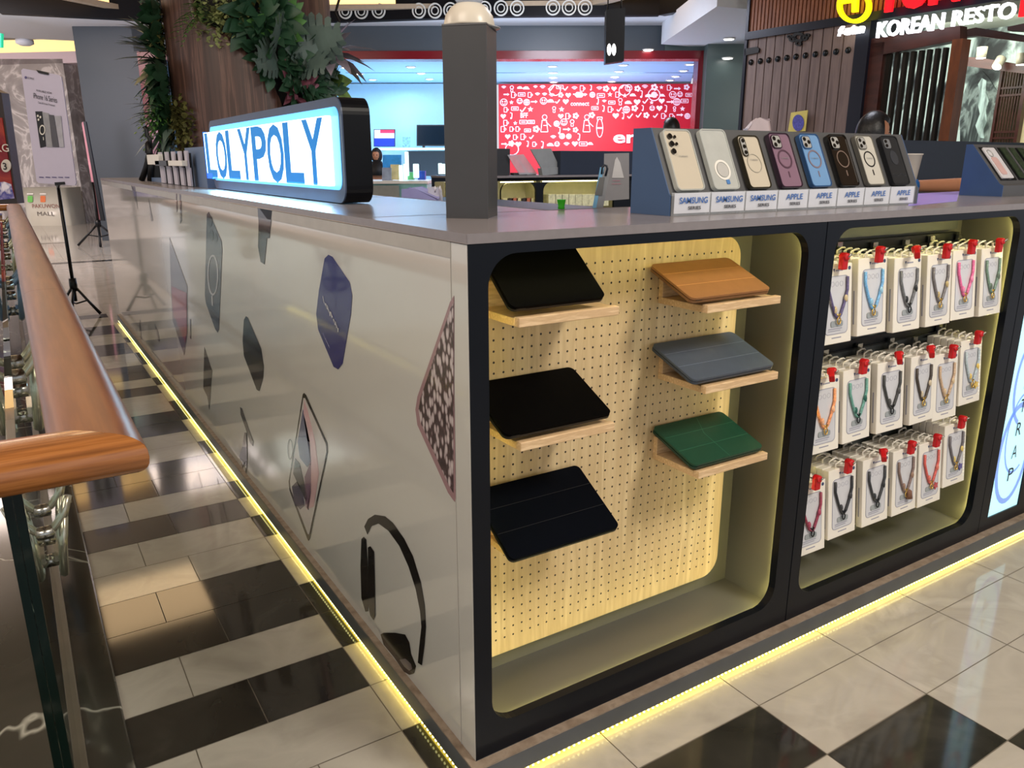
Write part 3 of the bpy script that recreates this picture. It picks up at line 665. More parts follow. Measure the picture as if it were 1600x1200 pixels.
# ================================================================== PILLAR WITH LIVING WALL
cc = hit(403, 200, PF(6.5)); CR = 0.612; PLS = 1.2
cc = V3((cc.x, cc.y, FL))
vx = V3((cc.x-CAM.x, cc.y-CAM.y, 0)).normalized(); vr = V3((vx.y, -vx.x, 0))
def cyl_hit(u, v, R=CR):
    d = ray(u, v); o = CAM-cc; a = d.x*d.x+d.y*d.y; b = 2*(o.x*d.x+o.y*d.y); c = o.x*o.x+o.y*o.y-R*R
    D = b*b-4*a*c
    s = (-b-math.sqrt(D))/(2*a) if D > 0 else -b/(2*a)
    p = CAM+d*s; q = p-cc
    return math.atan2(q.dot(vr), -q.dot(vx)), p.z
def cpt(th, z, R=CR): p = cc+vr*math.sin(th)*R-vx*math.cos(th)*R; return V3((p.x, p.y, z))
M_wood = ramp_mat('brown_wood_veneer', [(0.3, (58, 40, 35)), (0.48, (76, 53, 46)), (0.56, (106, 78, 68)), (0.6, (72, 51, 44)), (0.8, (64, 45, 39))], 0.42, scale=2.6, stretch=(9, 9, 0.35), detail=6, dist=0.3)
pil = thing('pillar', 'round wood-clad pillar with curved panels and a dark recess, behind the lit sign', 'pillar', tuple(cc))
def clad(zlo, zhi, left, right, n=36):
    m = MB(); m.smooth = True; K = 14
    rows = []
    for i in range(n+1):
        z = zlo+(zhi-zlo)*i/n; a, b = left(z), right(z)
        if b <= a: b = a+0.001
        rows.append([(a+(b-a)*j/K, z) for j in range(K+1)])
    vs = [cpt(t, z) for r_ in rows for t, z in r_]+[cpt(t, z, CR-0.05) for r_ in rows for t, z in r_]
    N = (n+1)*(K+1); fs = []
    for i in range(n):
        for j in range(K):
            a = i*(K+1)+j; fs.append([a, a+1, a+K+2, a+K+1]); fs.append([N+a, N+a+K+1, N+a+K+2, N+a+1])
        a = i*(K+1); fs.append([a, a+K+1, N+a+K+1, N+a]); a = i*(K+1)+K; fs.append([a, N+a, N+a+K+1, a+K+1])
    return m.add(vs, fs)
def interp(tab):
    tab = sorted(tab)
    def f(z):
        if z <= tab[0][0]: return tab[0][1]
        for (z0, a), (z1, b) in zip(tab, tab[1:]):
            if z <= z1: return a+(b-a)*(z-z0)/(z1-z0)
        return tab[-1][1]+(tab[-1][1]-tab[-2][1])/(tab[-1][0]-tab[-2][0]+1e-6)*(z-tab[-1][0])
    return f
b1 = [cyl_hit(u, v)[::-1] for u, v in [(300, 2), (307, 34), (322, 36), (340, 44), (375, 72), (405, 102), (430, 138), (443, 168)]]
b1f = interp(b1)
clad(FL, b1[0][0]+0.4, lambda z: -1.35, b1f).build('wood_panel', M_wood, pil)
b2 = [cyl_hit(u, v)[::-1] for u, v in [(432, 0), (470, 30), (500, 62), (518, 70)]]
b2f = interp(b2)
clad(b2[-1][0], 3.5, b2f, lambda z: 1.42).build('wood_panel', M_wood, pil)
MB().lathe([(CR-0.07, 0), (CR-0.07, 3.5-FL)], cc, 40).build('core', mat('black_core', (10, 12, 14), 0.7), pil)
clad(FL, b1[-1][0], b1f, lambda z: 3.0, 10)
# plants
M_l1 = mat('deep_green_leaf', (42, 76, 52), 0.45, var=0.3, scale=6); M_l2 = mat('bright_green_leaf', (84, 132, 66), 0.45, var=0.3, scale=6)
M_l3 = mat('grey_green_leaf', (84, 102, 94), 0.5, var=0.25, scale=6); M_l4 = mat('olive_moss', (92, 92, 46), 0.7, var=0.35, scale=12)
M_l5 = mat('pink_red_leaf', (128, 74, 88), 0.5, var=0.35, scale=8); M_l6 = mat('grey_brown_leaf', (156, 144, 152), 0.55, var=0.25, scale=8)
M_l7 = mat('pale_variegated_leaf', (120, 152, 76), 0.4, var=0.35, scale=12); M_l8 = mat('white_blossom', (220, 224, 232), 0.5, var=0.05)
M_l9 = mat('small_pale_leaf', (150, 158, 104), 0.5, var=0.3, scale=10)
def leaf(m, b, d, up, L, W, kind='oval', bend=0.25):
    d = d.normalized(); s = d.cross(up)
    s = s.normalized() if s.length > 1e-5 else d.orthogonal(); n = s.cross(d)
    def P(t, w): return b+d*(L*t)+s*w-n*(bend*L*t*t)
    if kind == 'oval': prof = [(0, .02), (.15, .55), (.4, 1), (.65, .85), (.88, .35), (1, 0.02)]
    elif kind == 'lance': prof = [(0, .1), (.2, .7), (.5, 1), (.8, .5), (1, 0.02)]
    elif kind == 'heart': prof = [(-.08, .5), (.05, .95), (.3, 1), (.6, .7), (.85, .3), (1, 0.02)]
    elif kind == 'monstera':
        for sg_ in (-1, 1):
            for i in range(6):
                t0 = 0.02+i*0.155; ww = [0.85, 1.05, 1.05, .95, .75, .45][i]*W/2
                v = [P(t0-.02, 0), P(t0+0.15, 0), P(t0+0.17, sg_*ww*0.55), P(t0+0.01, sg_*ww*0.55)]
                m.add(v, [(0, 1, 2, 3)])
                v = [P(t0+0.022, sg_*ww*0.55), P(t0+0.160, sg_*ww*0.55), P(t0+0.185, sg_*ww*0.9), P(t0+0.14, sg_*ww*1.05), P(t0+0.06, sg_*ww*0.98)]
                m.add([x-n*(0.05*L*(k > 1)) for k, x in enumerate(v)], [(0, 1, 2, 3, 4)])
        m.add([P(-.05, -W*.28), P(-.05, W*.28), P(1, 0.002), P(1, -0.002)], [(0, 1, 2, 3)]); return
    vs = []; fs = []
    for t, w in prof:
        vs += [P(t, -w*W/2)+n*0.1*W*w, P(t, 0), P(t, w*W/2)+n*0.1*W*w]
    for i in range(len(prof)-1):
        a = i*3; fs += [(a, a+1, a+4, a+3), (a+1, a+2, a+5, a+4)]
    m.add(vs, fs)
def plant(name, lb, cat, u, v, kind, M_, n, L, W, rad, R=CR+0.02, cone=1.0, droop=0.25, group=None):
    m = MB(); m.smooth = True; r_ = random.Random(int(u*7+v)); th, z = cyl_hit(u, v)
    if abs(u-403) > 118: th = (1.5 if u > 403 else -1.5)
    outv = (cpt(th, z, 2)-cpt(th, z, 1)).normalized(); L *= PLS; W *= PLS; rad *= PLS; base = cpt(th, z, R-0.02); tan = Z.cross(outv)
    if kind == 'grass': kk = 'lance'
    for i in range(n):
        a = r_.uniform(0, 2*PI); q = r_.uniform(0.25, 1.0)*cone
        d = (outv*(1.1-q*0.6)+(tan*math.cos(a)+Z*math.sin(a))*q).normalized()
        b = base+(tan*math.cos(a)+Z*math.sin(a))*r_.uniform(0, rad)
        l = L*r_.uniform(0.7, 1.15)
        if kind == 'fern':
            K = 9
            for k in range(1, K):
                t = k/K; p = b+d*l*t-Z*droop*l*t*t; ll = l*0.32*(1-abs(t-0.4))
                for sg_ in (-1, 1):
                    s = d.cross(Z).normalized()*sg_
                    leaf(m, p, (s+d*0.5), Z, ll, ll*0.28, 'lance', 0.2)
        elif kind == 'moss':
            leaf(m, b+outv*r_.uniform(0, 0.05), V3((r_.uniform(-1, 1), r_.uniform(-1, 1), r_.uniform(-1, 1))), Z, l, W, 'oval', 0.1)
        else:
            leaf(m, b, d, outv if kind in ('monstera', 'heart', 'oval') else Z, l, W*r_.uniform(0.8, 1.2), 'lance' if kind == 'grass' else kind, droop)
    o = m.build(name, M_); 
    me = o.data; c = base; 
    for vtx in me.vertices: vtx.co -= c
    o.location = c
    return tag(o, lb, cat, group)
px = plant
px('monstera_plant', 'big grey-green split-leaf plant on the middle of the green diagonal', 'plant', 452, 74, 'monstera', M_l3, 4, 0.25, 0.26, 0.09, cone=0.95)
px('monstera_plant', 'lower dark split-leaf plant at the top right of the dark recess', 'plant', 437, 92, 'monstera', M_l3, 3, 0.22, 0.22, 0.06, cone=0.95)
px('broadleaf_plant', 'plant with long grey-brown leaves fanning right of the pillar', 'plant', 506, 84, 'lance', M_l6, 13, 0.27, 0.1, 0.03, cone=1.3, R=CR+0.06)
px('pothos_plant', 'bright variegated leafy plant right above the black sign end', 'plant', 512, 128, 'heart', M_l7, 11, 0.16, 0.115, 0.07)
px('coleus_plant', 'pink-veined leafy plant above the middle of the lit sign', 'plant', 462, 138, 'oval', M_l5, 14, 0.12, 0.05, 0.06)
px('leafy_plant', 'dark green leafy plant above the right half of the lit sign', 'plant', 492, 148, 'oval', M_l1, 60, 0.12, 0.06, 0.16)
px('leafy_plant', 'glossy dark green plant at the top of the green diagonal', 'plant', 402, 16, 'oval', M_l1, 46, 0.16, 0.08, 0.17)
px('white_edged_plant', 'plant with tiny pale leaves along the top edge of the diagonal', 'plant', 343, 24, 'moss', M_l9, 320, 0.035, 0.026, 0.18)
px('fern', 'fine green fern hanging at the top beside the dark pillar panel', 'fern', 312, 14, 'fern', M_l2, 10, 0.2, 0.05, 0.07, droop=0.7)
px('leafy_plant', 'green plant left of the big split leaves on the diagonal', 'plant', 428, 42, 'heart', M_l2, 12, 0.13, 0.1, 0.1)
px('moss_plant', 'yellow-green mossy plant at the upper right of the diagonal', 'plant', 420, 6, 'moss', M_l4, 120, 0.035, 0.02, 0.12)
px('leafy_plant', 'dark plant edging the lower rim of the diagonal', 'plant', 432, 86, 'oval', M_l1, 50, 0.12, 0.06, 0.14)
px('leafy_plant', 'dark leafy plant under the upper right wood panel, behind the grey-brown leaves', 'plant', 486, 88, 'oval', M_l3, 40, 0.13, 0.06, 0.16)
px('leafy_plant', 'dark greenery at the lower right edge of the dark recess', 'plant', 478, 118, 'oval', M_l1, 60, 0.12, 0.06, 0.16)
# left column of greenery
px('bromeliad', 'brown and yellow-green spiky bromeliad left of the pillar top', 'plant', 248, 58, 'grass', mat('bromeliad_leaf', (126, 118, 72), 0.45, var=0.4, scale=10), 16, 0.24, 0.035, 0.05, cone=1.2)
px('moss_plant', 'olive mossy plant beside the upper part of the dark pillar edge', 'plant', 266, 40, 'moss', M_l4, 320, 0.04, 0.024, 0.16)
px('leafy_plant', 'dark broad-leaved plant halfway down the left edge', 'plant', 262, 100, 'lance', M_l1, 60, 0.26, 0.07, 0.14, cone=1.1)
px('fern', 'bright feathery fern left of the pillar', 'fern', 262, 148, 'fern', M_l2, 44, 0.24, 0.05, 0.08, droop=0.5, cone=1.1)
px('leafy_plant', 'grey-green drooping plant low on the left above the small white boxes', 'plant', 256, 196, 'lance', M_l3, 44, 0.24, 0.06, 0.12, cone=1.1, droop=0.5)
px('moss_plant', 'golden mossy plant low beside the pillar, above the blue riser', 'plant', 286, 196, 'moss', M_l4, 420, 0.04, 0.024, 0.17)
px('leafy_plant', 'dark leaves behind the feathery fern along the pillar', 'plant', 278, 120, 'oval', M_l1, 90, 0.14, 0.06, 0.22)
px('leafy_plant', 'dark leaves hanging beneath the small white blossom', 'plant', 274, 175, 'oval', M_l1, 80, 0.14, 0.06, 0.2)
px('leafy_plant', 'dark leaves at the very top left of the pillar', 'plant', 262, 8, 'oval', M_l1, 70, 0.14, 0.06, 0.2)
px('blossom', 'small white blossom low in the greenery left of the pillar', 'flower', 268, 196, 'oval', M_l8, 6, 0.05, 0.035, 0.005, cone=1.2)
px('coleus_plant', 'reddish leaf tuft high on the left of the pillar', 'plant', 245, 24, 'lance', M_l5, 10, 0.12, 0.03, 0.04)
for lb, pts in (('thin dark twisting vine hanging left of the pillar top', [(232, -10), (221, 8), (226, 20), (224, 34), (236, 48), (246, 58)]), ('thin dark vine hanging right of the pillar top', [(532, -8), (528, 6), (524, 20), (530, 32), (529, 44), (531, 55), (527, 68)])):
    m = MB(); m.tube([hit(u, v, PF(6.3)) for u, v in pts], 0.009, 6)
    tag(m.build('vine', mat('dark_vine', (24, 18, 14), 0.7)), lb, 'vine')
# ================================================================== LEFT BACKGROUND
# banner poster on its tripod
PB = PF(6.3); ft = hit(128, 500, PZ(FL)); bx = V3((ft.x, ft.y, FL))
vb = V3((bx.x-CAM.x, bx.y-CAM.y, 0)).dot(H2)
PB = PF(vb)
bx = V3((*hit(122, 494, PZ(FL)).xy, FL))
bn = thing('banner_stand', 'white phone poster clipped to a tall black tripod stand', 'banner', tuple(bx))
tw = R2*1.0
m = MB(); pts = [(33, 110), (36, 107), (92, 117), (96, 120), (119, 286), (117, 290), (60, 286), (57, 283)]
m.ext([hit(u, v, PB) for u, v in pts], H2*0.012); m.build('poster', mat('lilac_white_poster', (196, 190, 212), 0.45, var=0.01), bn)
m = MB(); m.ext([hit(u, v, shift(PB, -0.01)) for u, v in [(56, 109), (74, 113), (76, 116), (74, 117), (60, 114)]], H2*0.03)
m.ext([hit(u, v, shift(PB, -0.01)) for u, v in [(85, 285), (100, 284), (101, 288), (86, 290)]], H2*0.03); m.build('clip', M_blackp, bn)
PBf = shift(PB, -0.004); Xd = (hit(96, 122, PB)-hit(36, 110, PB)).normalized(); Yd = (hit(36, 110, PB)-hit(58, 283, PB)).normalized()
kb = 1/FPX*(hit(70, 200, PB)-CAM).dot(_f)
for s_, u, v, hp, wp_ in (('AVAILABLE NOW', 69, 145, 3, 24), ('iPhone 16 Series', 71, 157, 8, 36), ('Case & Screen Protector', 73, 164, 3, 26), ('LOLYPOLY', 48, 124, 3, 11)):
    text(s_, hit(u, v, PBf), Xd, Yd, hp*kb, M_txt_k, bn, w=wp_*kb)
m = MB(); m.ext([hit(a, b, PBf) for a, b in circ(40, 121, 1.8, 2.2, 10)], H2*0.002)
for k in range(5): m.ext([hit(u, v, PBf) for u, v in [(61+10*k, 276+0.1*k), (68+10*k, 276.5), (68.2+10*k, 278), (61.2+10*k, 277.5)]], H2*0.002)
m.build('small_print', mat('violet_print', (90, 84, 130), 0.5), bn)
for k, (pts, c) in enumerate([([(55, 174), (66, 174), (72, 229), (63, 231)], (30, 30, 36)), ([(66, 175), (76, 177), (82, 230), (73, 230)], (150, 150, 156)), ([(76, 179), (84, 180), (92, 230), (83, 230)], (84, 84, 92)), ([(85, 181), (95, 181), (100, 230), (93, 230)], (168, 168, 178))]):
    m = MB(); m.ext([hit(u, v, shift(PBf, -0.001*k)) for u, v in pts], H2*0.002); m.build('printed_phone', mat('poster_phone_%d' % k, c, 0.4, var=0.1), bn)
m = MB(); pl_ = shift(PBf, -0.006)
for (u, v, a, b) in [(66, 203, 4.5, 8)]: m.ext([hit(x, y, pl_) for x, y in circ(u, v, a, b, 18)], H2*0.001, [[hit(x, y, pl_) for x, y in circ(u, v, a-1.2, b-2, 18)][::-1]])
m.ext([hit(u, v, pl_) for u, v in [(67, 214), (68, 214), (68.6, 219), (67.6, 219)]], H2*0.001)
for (u, v) in [(59, 181), (63, 183), (60, 187)]: m.ext([hit(x, y, pl_) for x, y in circ(u, v, 1.4, 2, 10)], H2*0.001)
m.build('printed_ring', M_whitep, bn)
def tripod(root, base, h, spread, mtl, r=0.014, ang=(0.3, 2.4, 4.5), hub=0.42):
    MB().tube([base+Z*0.12, base+Z*h], r, 8).build('pole', mtl, root)
    MB().lathe([(r*2, hub-0.05), (r*2.2, hub), (r*2, hub+0.05)], base, 10).build('collar', mtl, root)
    for a in ang:
        d = V3((math.cos(a), math.sin(a), 0))
        lg = MB().tube([base+Z*hub, base+d*spread*0.55+Z*hub*0.47, base+d*spread+Z*0.015], [r*0.8, r*0.8, r], 6).build('leg', mtl, root)
        MB().tube([base+Z*hub*0.4, base+d*spread*0.5+Z*hub*0.5], r*0.5, 5).build('brace', mtl, root)
tripod(bn, bx, hit(88, 290, PF((bx-CAM).dot(H2))).z-FL, 0.17, M_blackm, 0.013, (YAW*-1+0.15, 2.6, 4.4), 0.25)
MB().tube([bx+Z*(hit(88, 290, PB).z-FL-0.02), hit(90, 290, PB)+Z*0.02+H2*0.03, hit(66, 112, PB)+H2*0.03], 0.01, 6).build('pole', M_blackm, bn)
# stainless recycling bin unit
bc = hit(76, 352, PZ(FL)); bv = (bc-CAM).dot(H2)
PBn = PF(bv); k2 = (bc-CAM).dot(_f)/FPX
bn2 = thing('recycling_bin', 'rounded steel recycling bin lettered PAKUWON MALL behind the poster stand', 'bin', tuple(V3((bc.x, bc.y, FL))))
zt4 = hit(72, 293, PBn).z; w_ = (hit(112, 340, PBn)-hit(44, 340, PBn)).length/2
m = MB(); m.smooth = True; cen = (hit(112, 345, PBn)+hit(44, 345, PBn))/2; cen.z = FL
prof = [(math.cos(a)*w_, -math.sin(a)*0.16) for a in [PI*i/24 for i in range(25)]]
fr_ = [cen+R2*x+H2*y for x, y in prof]+[cen+R2*(-w_)+H2*0.5, cen+R2*w_+H2*0.5]
m.ext(fr_, (0, 0, zt4-FL)); m.build('body', mat('polished_steel', (200, 196, 180), 0.25, 0.0, var=0.06, scale=2), bn2)
plb = PF(bv-0.165)
for s_, v, wp_, c in (('PAKUWON', 325, 42, (140, 90, 80)), ('MALL', 337, 26, (100, 92, 86))):
    text(s_, hit(72, v, plb), R2, Z, 6*k2, mat('bin_letter_%s' % s_.lower(), c, 0.5), bn2, w=wp_*k2)
for nm, u, c in (('green_label', 47, (110, 190, 90)), ('orange_label', 67, (220, 120, 70))):
    m = MB(); m.ext([hit(a, b, plb) for a, b in rr(u-4, u+4, 306, 316, 1.5, 3)], H2*0.005); m.build(nm, mat(nm, c, 0.5), bn2)
    m = MB(); m.ext([hit(a, b, shift(plb, -0.003)) for a, b in rr(u-5, u+5, 302, 304, 0.5, 2)], H2*0.005); m.build('opening', M_whitep, bn2)
# red poster light box at the left edge
pr = PF(8.0)
rp_ = thing('poster_case', 'red advertising poster with the number 3 at the left edge', 'poster', tuple(V3((*hit(5, 300, pr).xy, FL))))
m = MB(); m.ext([hit(u, v, pr) for u, v in [(-80, 330), (-110, 90), (2, 145), (27, 318)]], H2*0.12); m.build('case', mat('dark_brown_case', (60, 52, 50), 0.4), rp_)
m = MB(); m.ext([hit(u, v, shift(pr, -0.01)) for u, v in [(-80, 318), (-100, 180), (3, 184), (22, 310)]], H2*0.02)
m.build('poster', ramp_mat('red_festive_poster', [(0.3, (96, 4, 14)), (0.5, (124, 12, 22)), (0.66, (200, 80, 40)), (0.8, (120, 12, 20))], 0.35, scale=2.2, dist=1, emit=0.08), rp_)
m = MB(); m.ext([hit(u, v, shift(pr, -0.018)) for u, v in [(-60, 318), (-60, 290), (6, 284), (17, 288), (22, 310)]], H2*0.01)
m.build('poster_skyline', ramp_mat('blue_white_skyline', [(0.4, (226, 220, 230)), (0.5, (60, 60, 140)), (0.7, (190, 180, 210))], 0.4, scale=7, emit=0.12), rp_)
m = MB(); m.ext([hit(a, b, shift(pr, -0.02)) for a, b in circ(9, 259, 7.5, 10, 20)], H2*0.01); m.build('poster_badge', M_whitep, rp_)
kr = 8.0/FPX
text('3', hit(8.5, 265, shift(pr, -0.03)), R2, Z, 10*kr, M_txt_k, rp_, bold=0.02)
text('KG', hit(4, 237, shift(pr, -0.03)), R2, Z, 11*kr, M_whitep, rp_, bold=0.01)
# green exit sign
pe = PF(11.0)
es_ = thing('exit_sign', 'small green exit sign hanging at the upper left edge', 'sign', base_of(-6, 75, pe))
flat('panel', -34, 52, 2, 74, pe, mat('green_exit_glow', (20, 150, 110), 0.4, emit=(40, 190, 140), es=0.7), es_, 0.05)
text('EXIT', hit(-14, 68, shift(pe, -0.01)), R2, Z, 0.09, M_white_e, es_)
MB().tube([hit(-20, 53, pe), V3((*hit(-20, 53, pe).xy, SOF))], 0.008, 6).build('rod', M_blackm, es_)
# smoke detector
c = hit(38, 62, PZ(SOF)); tag(MB().lathe([(0.07, -0.09), (0.13, -0.06), (0.13, 0)], c, 16).build('ceiling_speaker', M_ceil), 'small white fitting on the ceiling above the marble pier', 'fitting')
# standee seen from its edge with a small tripod
c = hit(158, 384, PZ(FL)); sv = (c-CAM).dot(H2)
st = thing('standee', 'tall thin standee seen edge-on in front of the grey pier', 'standee', tuple(V3((c.x, c.y, FL))))
m = MB(); psv = PF(sv)
m.ext([hit(u, v, psv) for u, v in [(130, 190), (134, 190), (163, 345), (157, 345)]], H2*0.03); m.build('panel', M_blackp, st)
m = MB(); m.ext([hit(u, v, shift(psv, 0.02)) for u, v in [(127.5, 192), (130, 190), (157, 345), (152, 340)]], H2*0.02); m.build('printed_face', mat('pinkish_print', (178, 120, 130), 0.5, var=0.3, scale=3), st)
tripod(st, V3((c.x, c.y, FL)), 0.9, 0.3, M_blackm, 0.018, (0.0, 2.9, 4.6), 0.32)
# ================================================================== THE KIOSK
MODW = 0.8934
def face_frame(x0, x1, holes, name, root, m=M_black):
    mb = MB(); mb.ext(xz([(x0, 0), (x1, 0), (x1, 0.985), (x0, 0.985)], 0.0), (0, 0.018, 0), [xz(h, 0.0)[::-1] for h in holes])
    return mb.build(name, m, root, 0.0008, 1)
def niche(root, x0, x1, z0, z1, depth=0.168):
    """lining box behind the opening with a led line on the back of the frame"""
    X0, X1, Z0, Z1 = x0-0.011, x1+0.013, z0-0.011, z1+0.011; Y0, Y1 = 0.018, depth; t = 0.006
    mb = MB()
    mb.box(X0-t, X0, Y0, Y1, Z0-t, Z1+t); mb.box(X1, X1+t, Y0, Y1, Z0-t, Z1+t); mb.box(X0, X1, Y0, Y1, Z0-t, Z0); mb.box(X0, X1, Y0, Y1, Z1, Z1+t)
    mb.box(X0-t, X1+t, Y1, Y1+t, Z0-t, Z1+t)
    mb.build('niche_lining', M_liner, root)
    ld = MB(); o = rr(x0-0.0095, x1+0.0115, z0-0.0095, z1+0.0095, 0.062, 6); i = rr(x0-0.0065, x1+0.0085, z0-0.0065, z1+0.0065, 0.060, 6)
    ld.ext(xz(o, 0.0185), (0, 0.0016, 0), [xz(i, 0.0185)[::-1]]); ld.build('led_strip', M_led_n, root)
N1 = (0.0378, 0.8397, 0.0632, 0.9663); N2 = (0.9282, 1.7275, 0.0566, 0.9676)
SGN = (1.832, 2.018, 0.041, 0.955)
# plan body behind the fronts so nothing shows through
# --- cabinet with the tablet cases
cab1 = thing('display_cabinet', 'black cabinet with the perforated oak back and the tablet cases, at the kiosk corner', 'cabinet', (0.45, 0, 0))
face_frame(0.001, MODW-0.0012, [rr(*N1[:2], *N1[2:], 0.055, 8)], 'face_frame', cab1)
niche(cab1, *N1)
mb = MB(); mb.box(0.02, MODW-0.002, 0.18, 0.45, 0.0, 0.984); mb.build('carcass', M_navy_d, cab1)
mb = MB(); mb.ext(xz(rr(0.05, 0.792, 0.099, 0.949, 0.05, 8), 0.145), (0, 0.014, 0))
pg = mb.build('perforated_board', M_peg, cab1)
# keep the board's object coordinates equal to plan coordinates for the hole pattern
for v_ in pg.data.vertices: v_.co += cab1.location
pg.location = -cab1.location
# --- cabinet with the phone straps
cab2 = thing('display_cabinet', 'black cabinet with three rows of white phone-strap boxes', 'cabinet', (1.34, 0, 0))
face_frame(MODW+0.0012, 2*MODW-0.0012, [rr(*N2[:2], *N2[2:], 0.055, 8)], 'face_frame', cab2)
niche(cab2, *N2)
mb = MB(); mb.box(MODW+0.002, 2*MODW-0.002, 0.18, 0.45, 0.0, 0.984); mb.build('carcass', M_navy_d, cab2)
mb = MB()
for a, b in ((0.925, 0.955), (0.69, 0.885), (0.655, 0.675), (0.425, 0.64), (0.39, 0.41), (0.1, 0.375)):
    mb.box(0.93, 1.672, 0.142, 0.156, a, b)
mb.build('slat_panel', mat('grey_slat_panel', (86, 90, 88), 0.45, var=0.04), cab2)
mb = MB()
for z in (0.905, 0.645, 0.382): mb.box(0.93, 1.672, 0.134, 0.15, z-0.012, z+0.012); mb.box(0.93, 1.672, 0.128, 0.134, z-0.014, z-0.010)
mb.build('slot_rail', mat('dark_slot_metal', (22, 26, 30), 0.3, 0.6), cab2)
# --- cabinet with the lit lettering
cab3 = thing('display_cabinet', 'black cabinet with the lit pale blue vertical lettering panel', 'cabinet', (2.23, 0, 0))
face_frame(2*MODW+0.0012, 3*MODW-0.0012, [[(SGN[0], SGN[2]), (SGN[1], SGN[2]), (SGN[1], SGN[3]), (SGN[0], SGN[3])], rr(2.06, 2.64, 0.06, 0.966, 0.055, 8)], 'face_frame', cab3)
niche(cab3, 2.06, 2.64, 0.06, 0.966)
mb = MB(); mb.box(2*MODW+0.002, 3*MODW-0.002, 0.18, 0.45, 0.0, 0.984); mb.build('carcass', M_navy_d, cab3)
M_sgb = mat('lit_pale_blue_panel', (178, 226, 236), 0.25, emit=(170, 222, 234), es=0.72, var=0.03, scale=5)
mb = MB(); mb.box(SGN[0], SGN[1], 0.004, 0.03, SGN[2], SGN[3]); lit = mb.build('light_panel', M_sgb, cab3)
mb = MB(); my = 0.0032
def strokering(mb, cx, cz, rx, rz, w, a0, a1, n=30):
    P = []
    for i in range(n):
        a = math.radians(a0+(a1-a0)*i/(n-1)); P.append((math.cos(a), math.sin(a)))
    for (c0, s0), (c1, s1) in zip(P, P[1:]):
        q = [(cx+(rx-w/2)*c0, cz+(rz-w/2)*s0), (cx+(rx+w/2)*c0, cz+(rz+w/2)*s0), (cx+(rx+w/2)*c1, cz+(rz+w/2)*s1), (cx+(rx-w/2)*c1, cz+(rz-w/2)*s1)]
        q = [(min(max(x, SGN[0]+0.002), SGN[1]-0.002), z) for x, z in q]
        mb.add(xz(q, my), [(0, 1, 2, 3)])
strokering(mb, 1.93, 0.235, 0.088, 0.16, 0.018, 0, 360); strokering(mb, 1.945, 0.30, 0.075, 0.13, 0.008, 60, 300); strokering(mb, 1.95, 0.47, 0.085, 0.14, 0.014, 90, 250)
strokering(mb, 1.92, 0.70, 0.07, 0.12, 0.01, 0, 360)
mb.build('printed_rings', mat('blue_print', (128, 160, 226), 0.4, emit=(128, 160, 226), es=0.45), lit)
mb = MB(); my = 0.0029; strokering(mb, 1.955, 0.60, 0.06, 0.05, 0.012, 140, 300); strokering(mb, 1.9, 0.82, 0.05, 0.07, 0.012, 0, 360)
mb.build('printed_ring_red', mat('coral_print', (232, 150, 150), 0.4, emit=(232, 150, 150), es=0.45), lit)
zP = hit(1575, 752, PY(0)).z; zT = hit(1595, 645, PY(0)).z; xP = hit(1575, 745, PY(0)).x
dz = (zT-zP)/3
for i, ch in enumerate("PARTS ENOHP"):
    if ch != ' ': text(ch, (1.932, 0.0022, zP+dz*i), (1, 0, 0), (0, 0, 1), 0.043, M_txt_k, lit, w=0.03)
# --- more cabinets to the right, out of the frame but reflected and seen from the side
for k in (3, 4):
    c_ = thing('display_cabinet', 'plain black cabinet %s along the kiosk front, right of the lit lettering' % ('next' if k == 3 else 'last'), 'cabinet', (MODW*(k+0.5), 0, 0))
    n_ = (MODW*k+0.035, MODW*(k+1)-0.05, 0.06, 0.966)
    face_frame(MODW*k+0.0012, MODW*(k+1)-0.0012, [rr(*n_[:2], *n_[2:], 0.055, 8)], 'face_frame', c_); niche(c_, *n_)
    MB().box(MODW*k+0.002, MODW*(k+1)-0.002, 0.18, 0.45, 0, 0.984).build('carcass', M_navy_d, c_)
# --- long side counter with the glossy white face
side = thing('side_counter', 'long counter with glossy white side printed with phones and headphones', 'counter', (0.2, 2.9, 0))
MB().box(-0.0, 0.018, 0.001, 5.44, 0.0, 0.984).build('side_panel', M_white_panel, side, 0.0006, 1)
MB().box(0.02, 0.455, 0.455, 5.44, 0.0, 0.984).build('carcass', M_navy_d, side)
MB().box(-0.0012, 0.0, 0.055, 5.44, 0.958, 0.984).box(-0.001, 0, 0.0555, 0.0575, 0, 0.984).build('edge_trim', mat('pale_edge_trim', (168, 164, 158), 0.3), side)
# printed graphics on the white side
def dec(name, c, pts, x=-0.0012, holes=(), m=None, parent=side, th=0.0006):
    mb = MB(); mb.ext([hit(u, v, PX(x)) for u, v in pts], (th, 0, 0), [[hit(u, v, PX(x)) for u, v in h][::-1] for h in holes])
    return mb.build(name, m or mat('print_%s_%d_%d_%d' % ((name,)+tuple(c)), c, 0.12, coat=0.5, var=0.04), parent)
dec('printed_tablet', (48, 44, 104), [(507, 404), (513, 398), (519, 401), (546, 441), (550, 462), (548, 490), (535, 568), (528, 577), (521, 573), (497, 515), (494, 490), (498, 455)])
text('LolyPoly', hit(518, 496, PX(-0.0022)), hit(526, 510, PX(-0.002))-hit(512, 482, PX(-0.002)), (0, 0.35, 1), 0.016, M_whitep, side, w=0.11)
text('CASE', hit(510, 533, PX(-0.0022)), hit(515, 541, PX(-0.002))-hit(508, 526, PX(-0.002)), (0, 0.35, 1), 0.004, M_whitep, side, w=0.05)
dec('printed_tablet', (150, 120, 124), [(709, 462), (703, 472), (652, 620), (649, 640), (652, 664), (700, 770), (710, 784), (712, 780), (709, 600)])
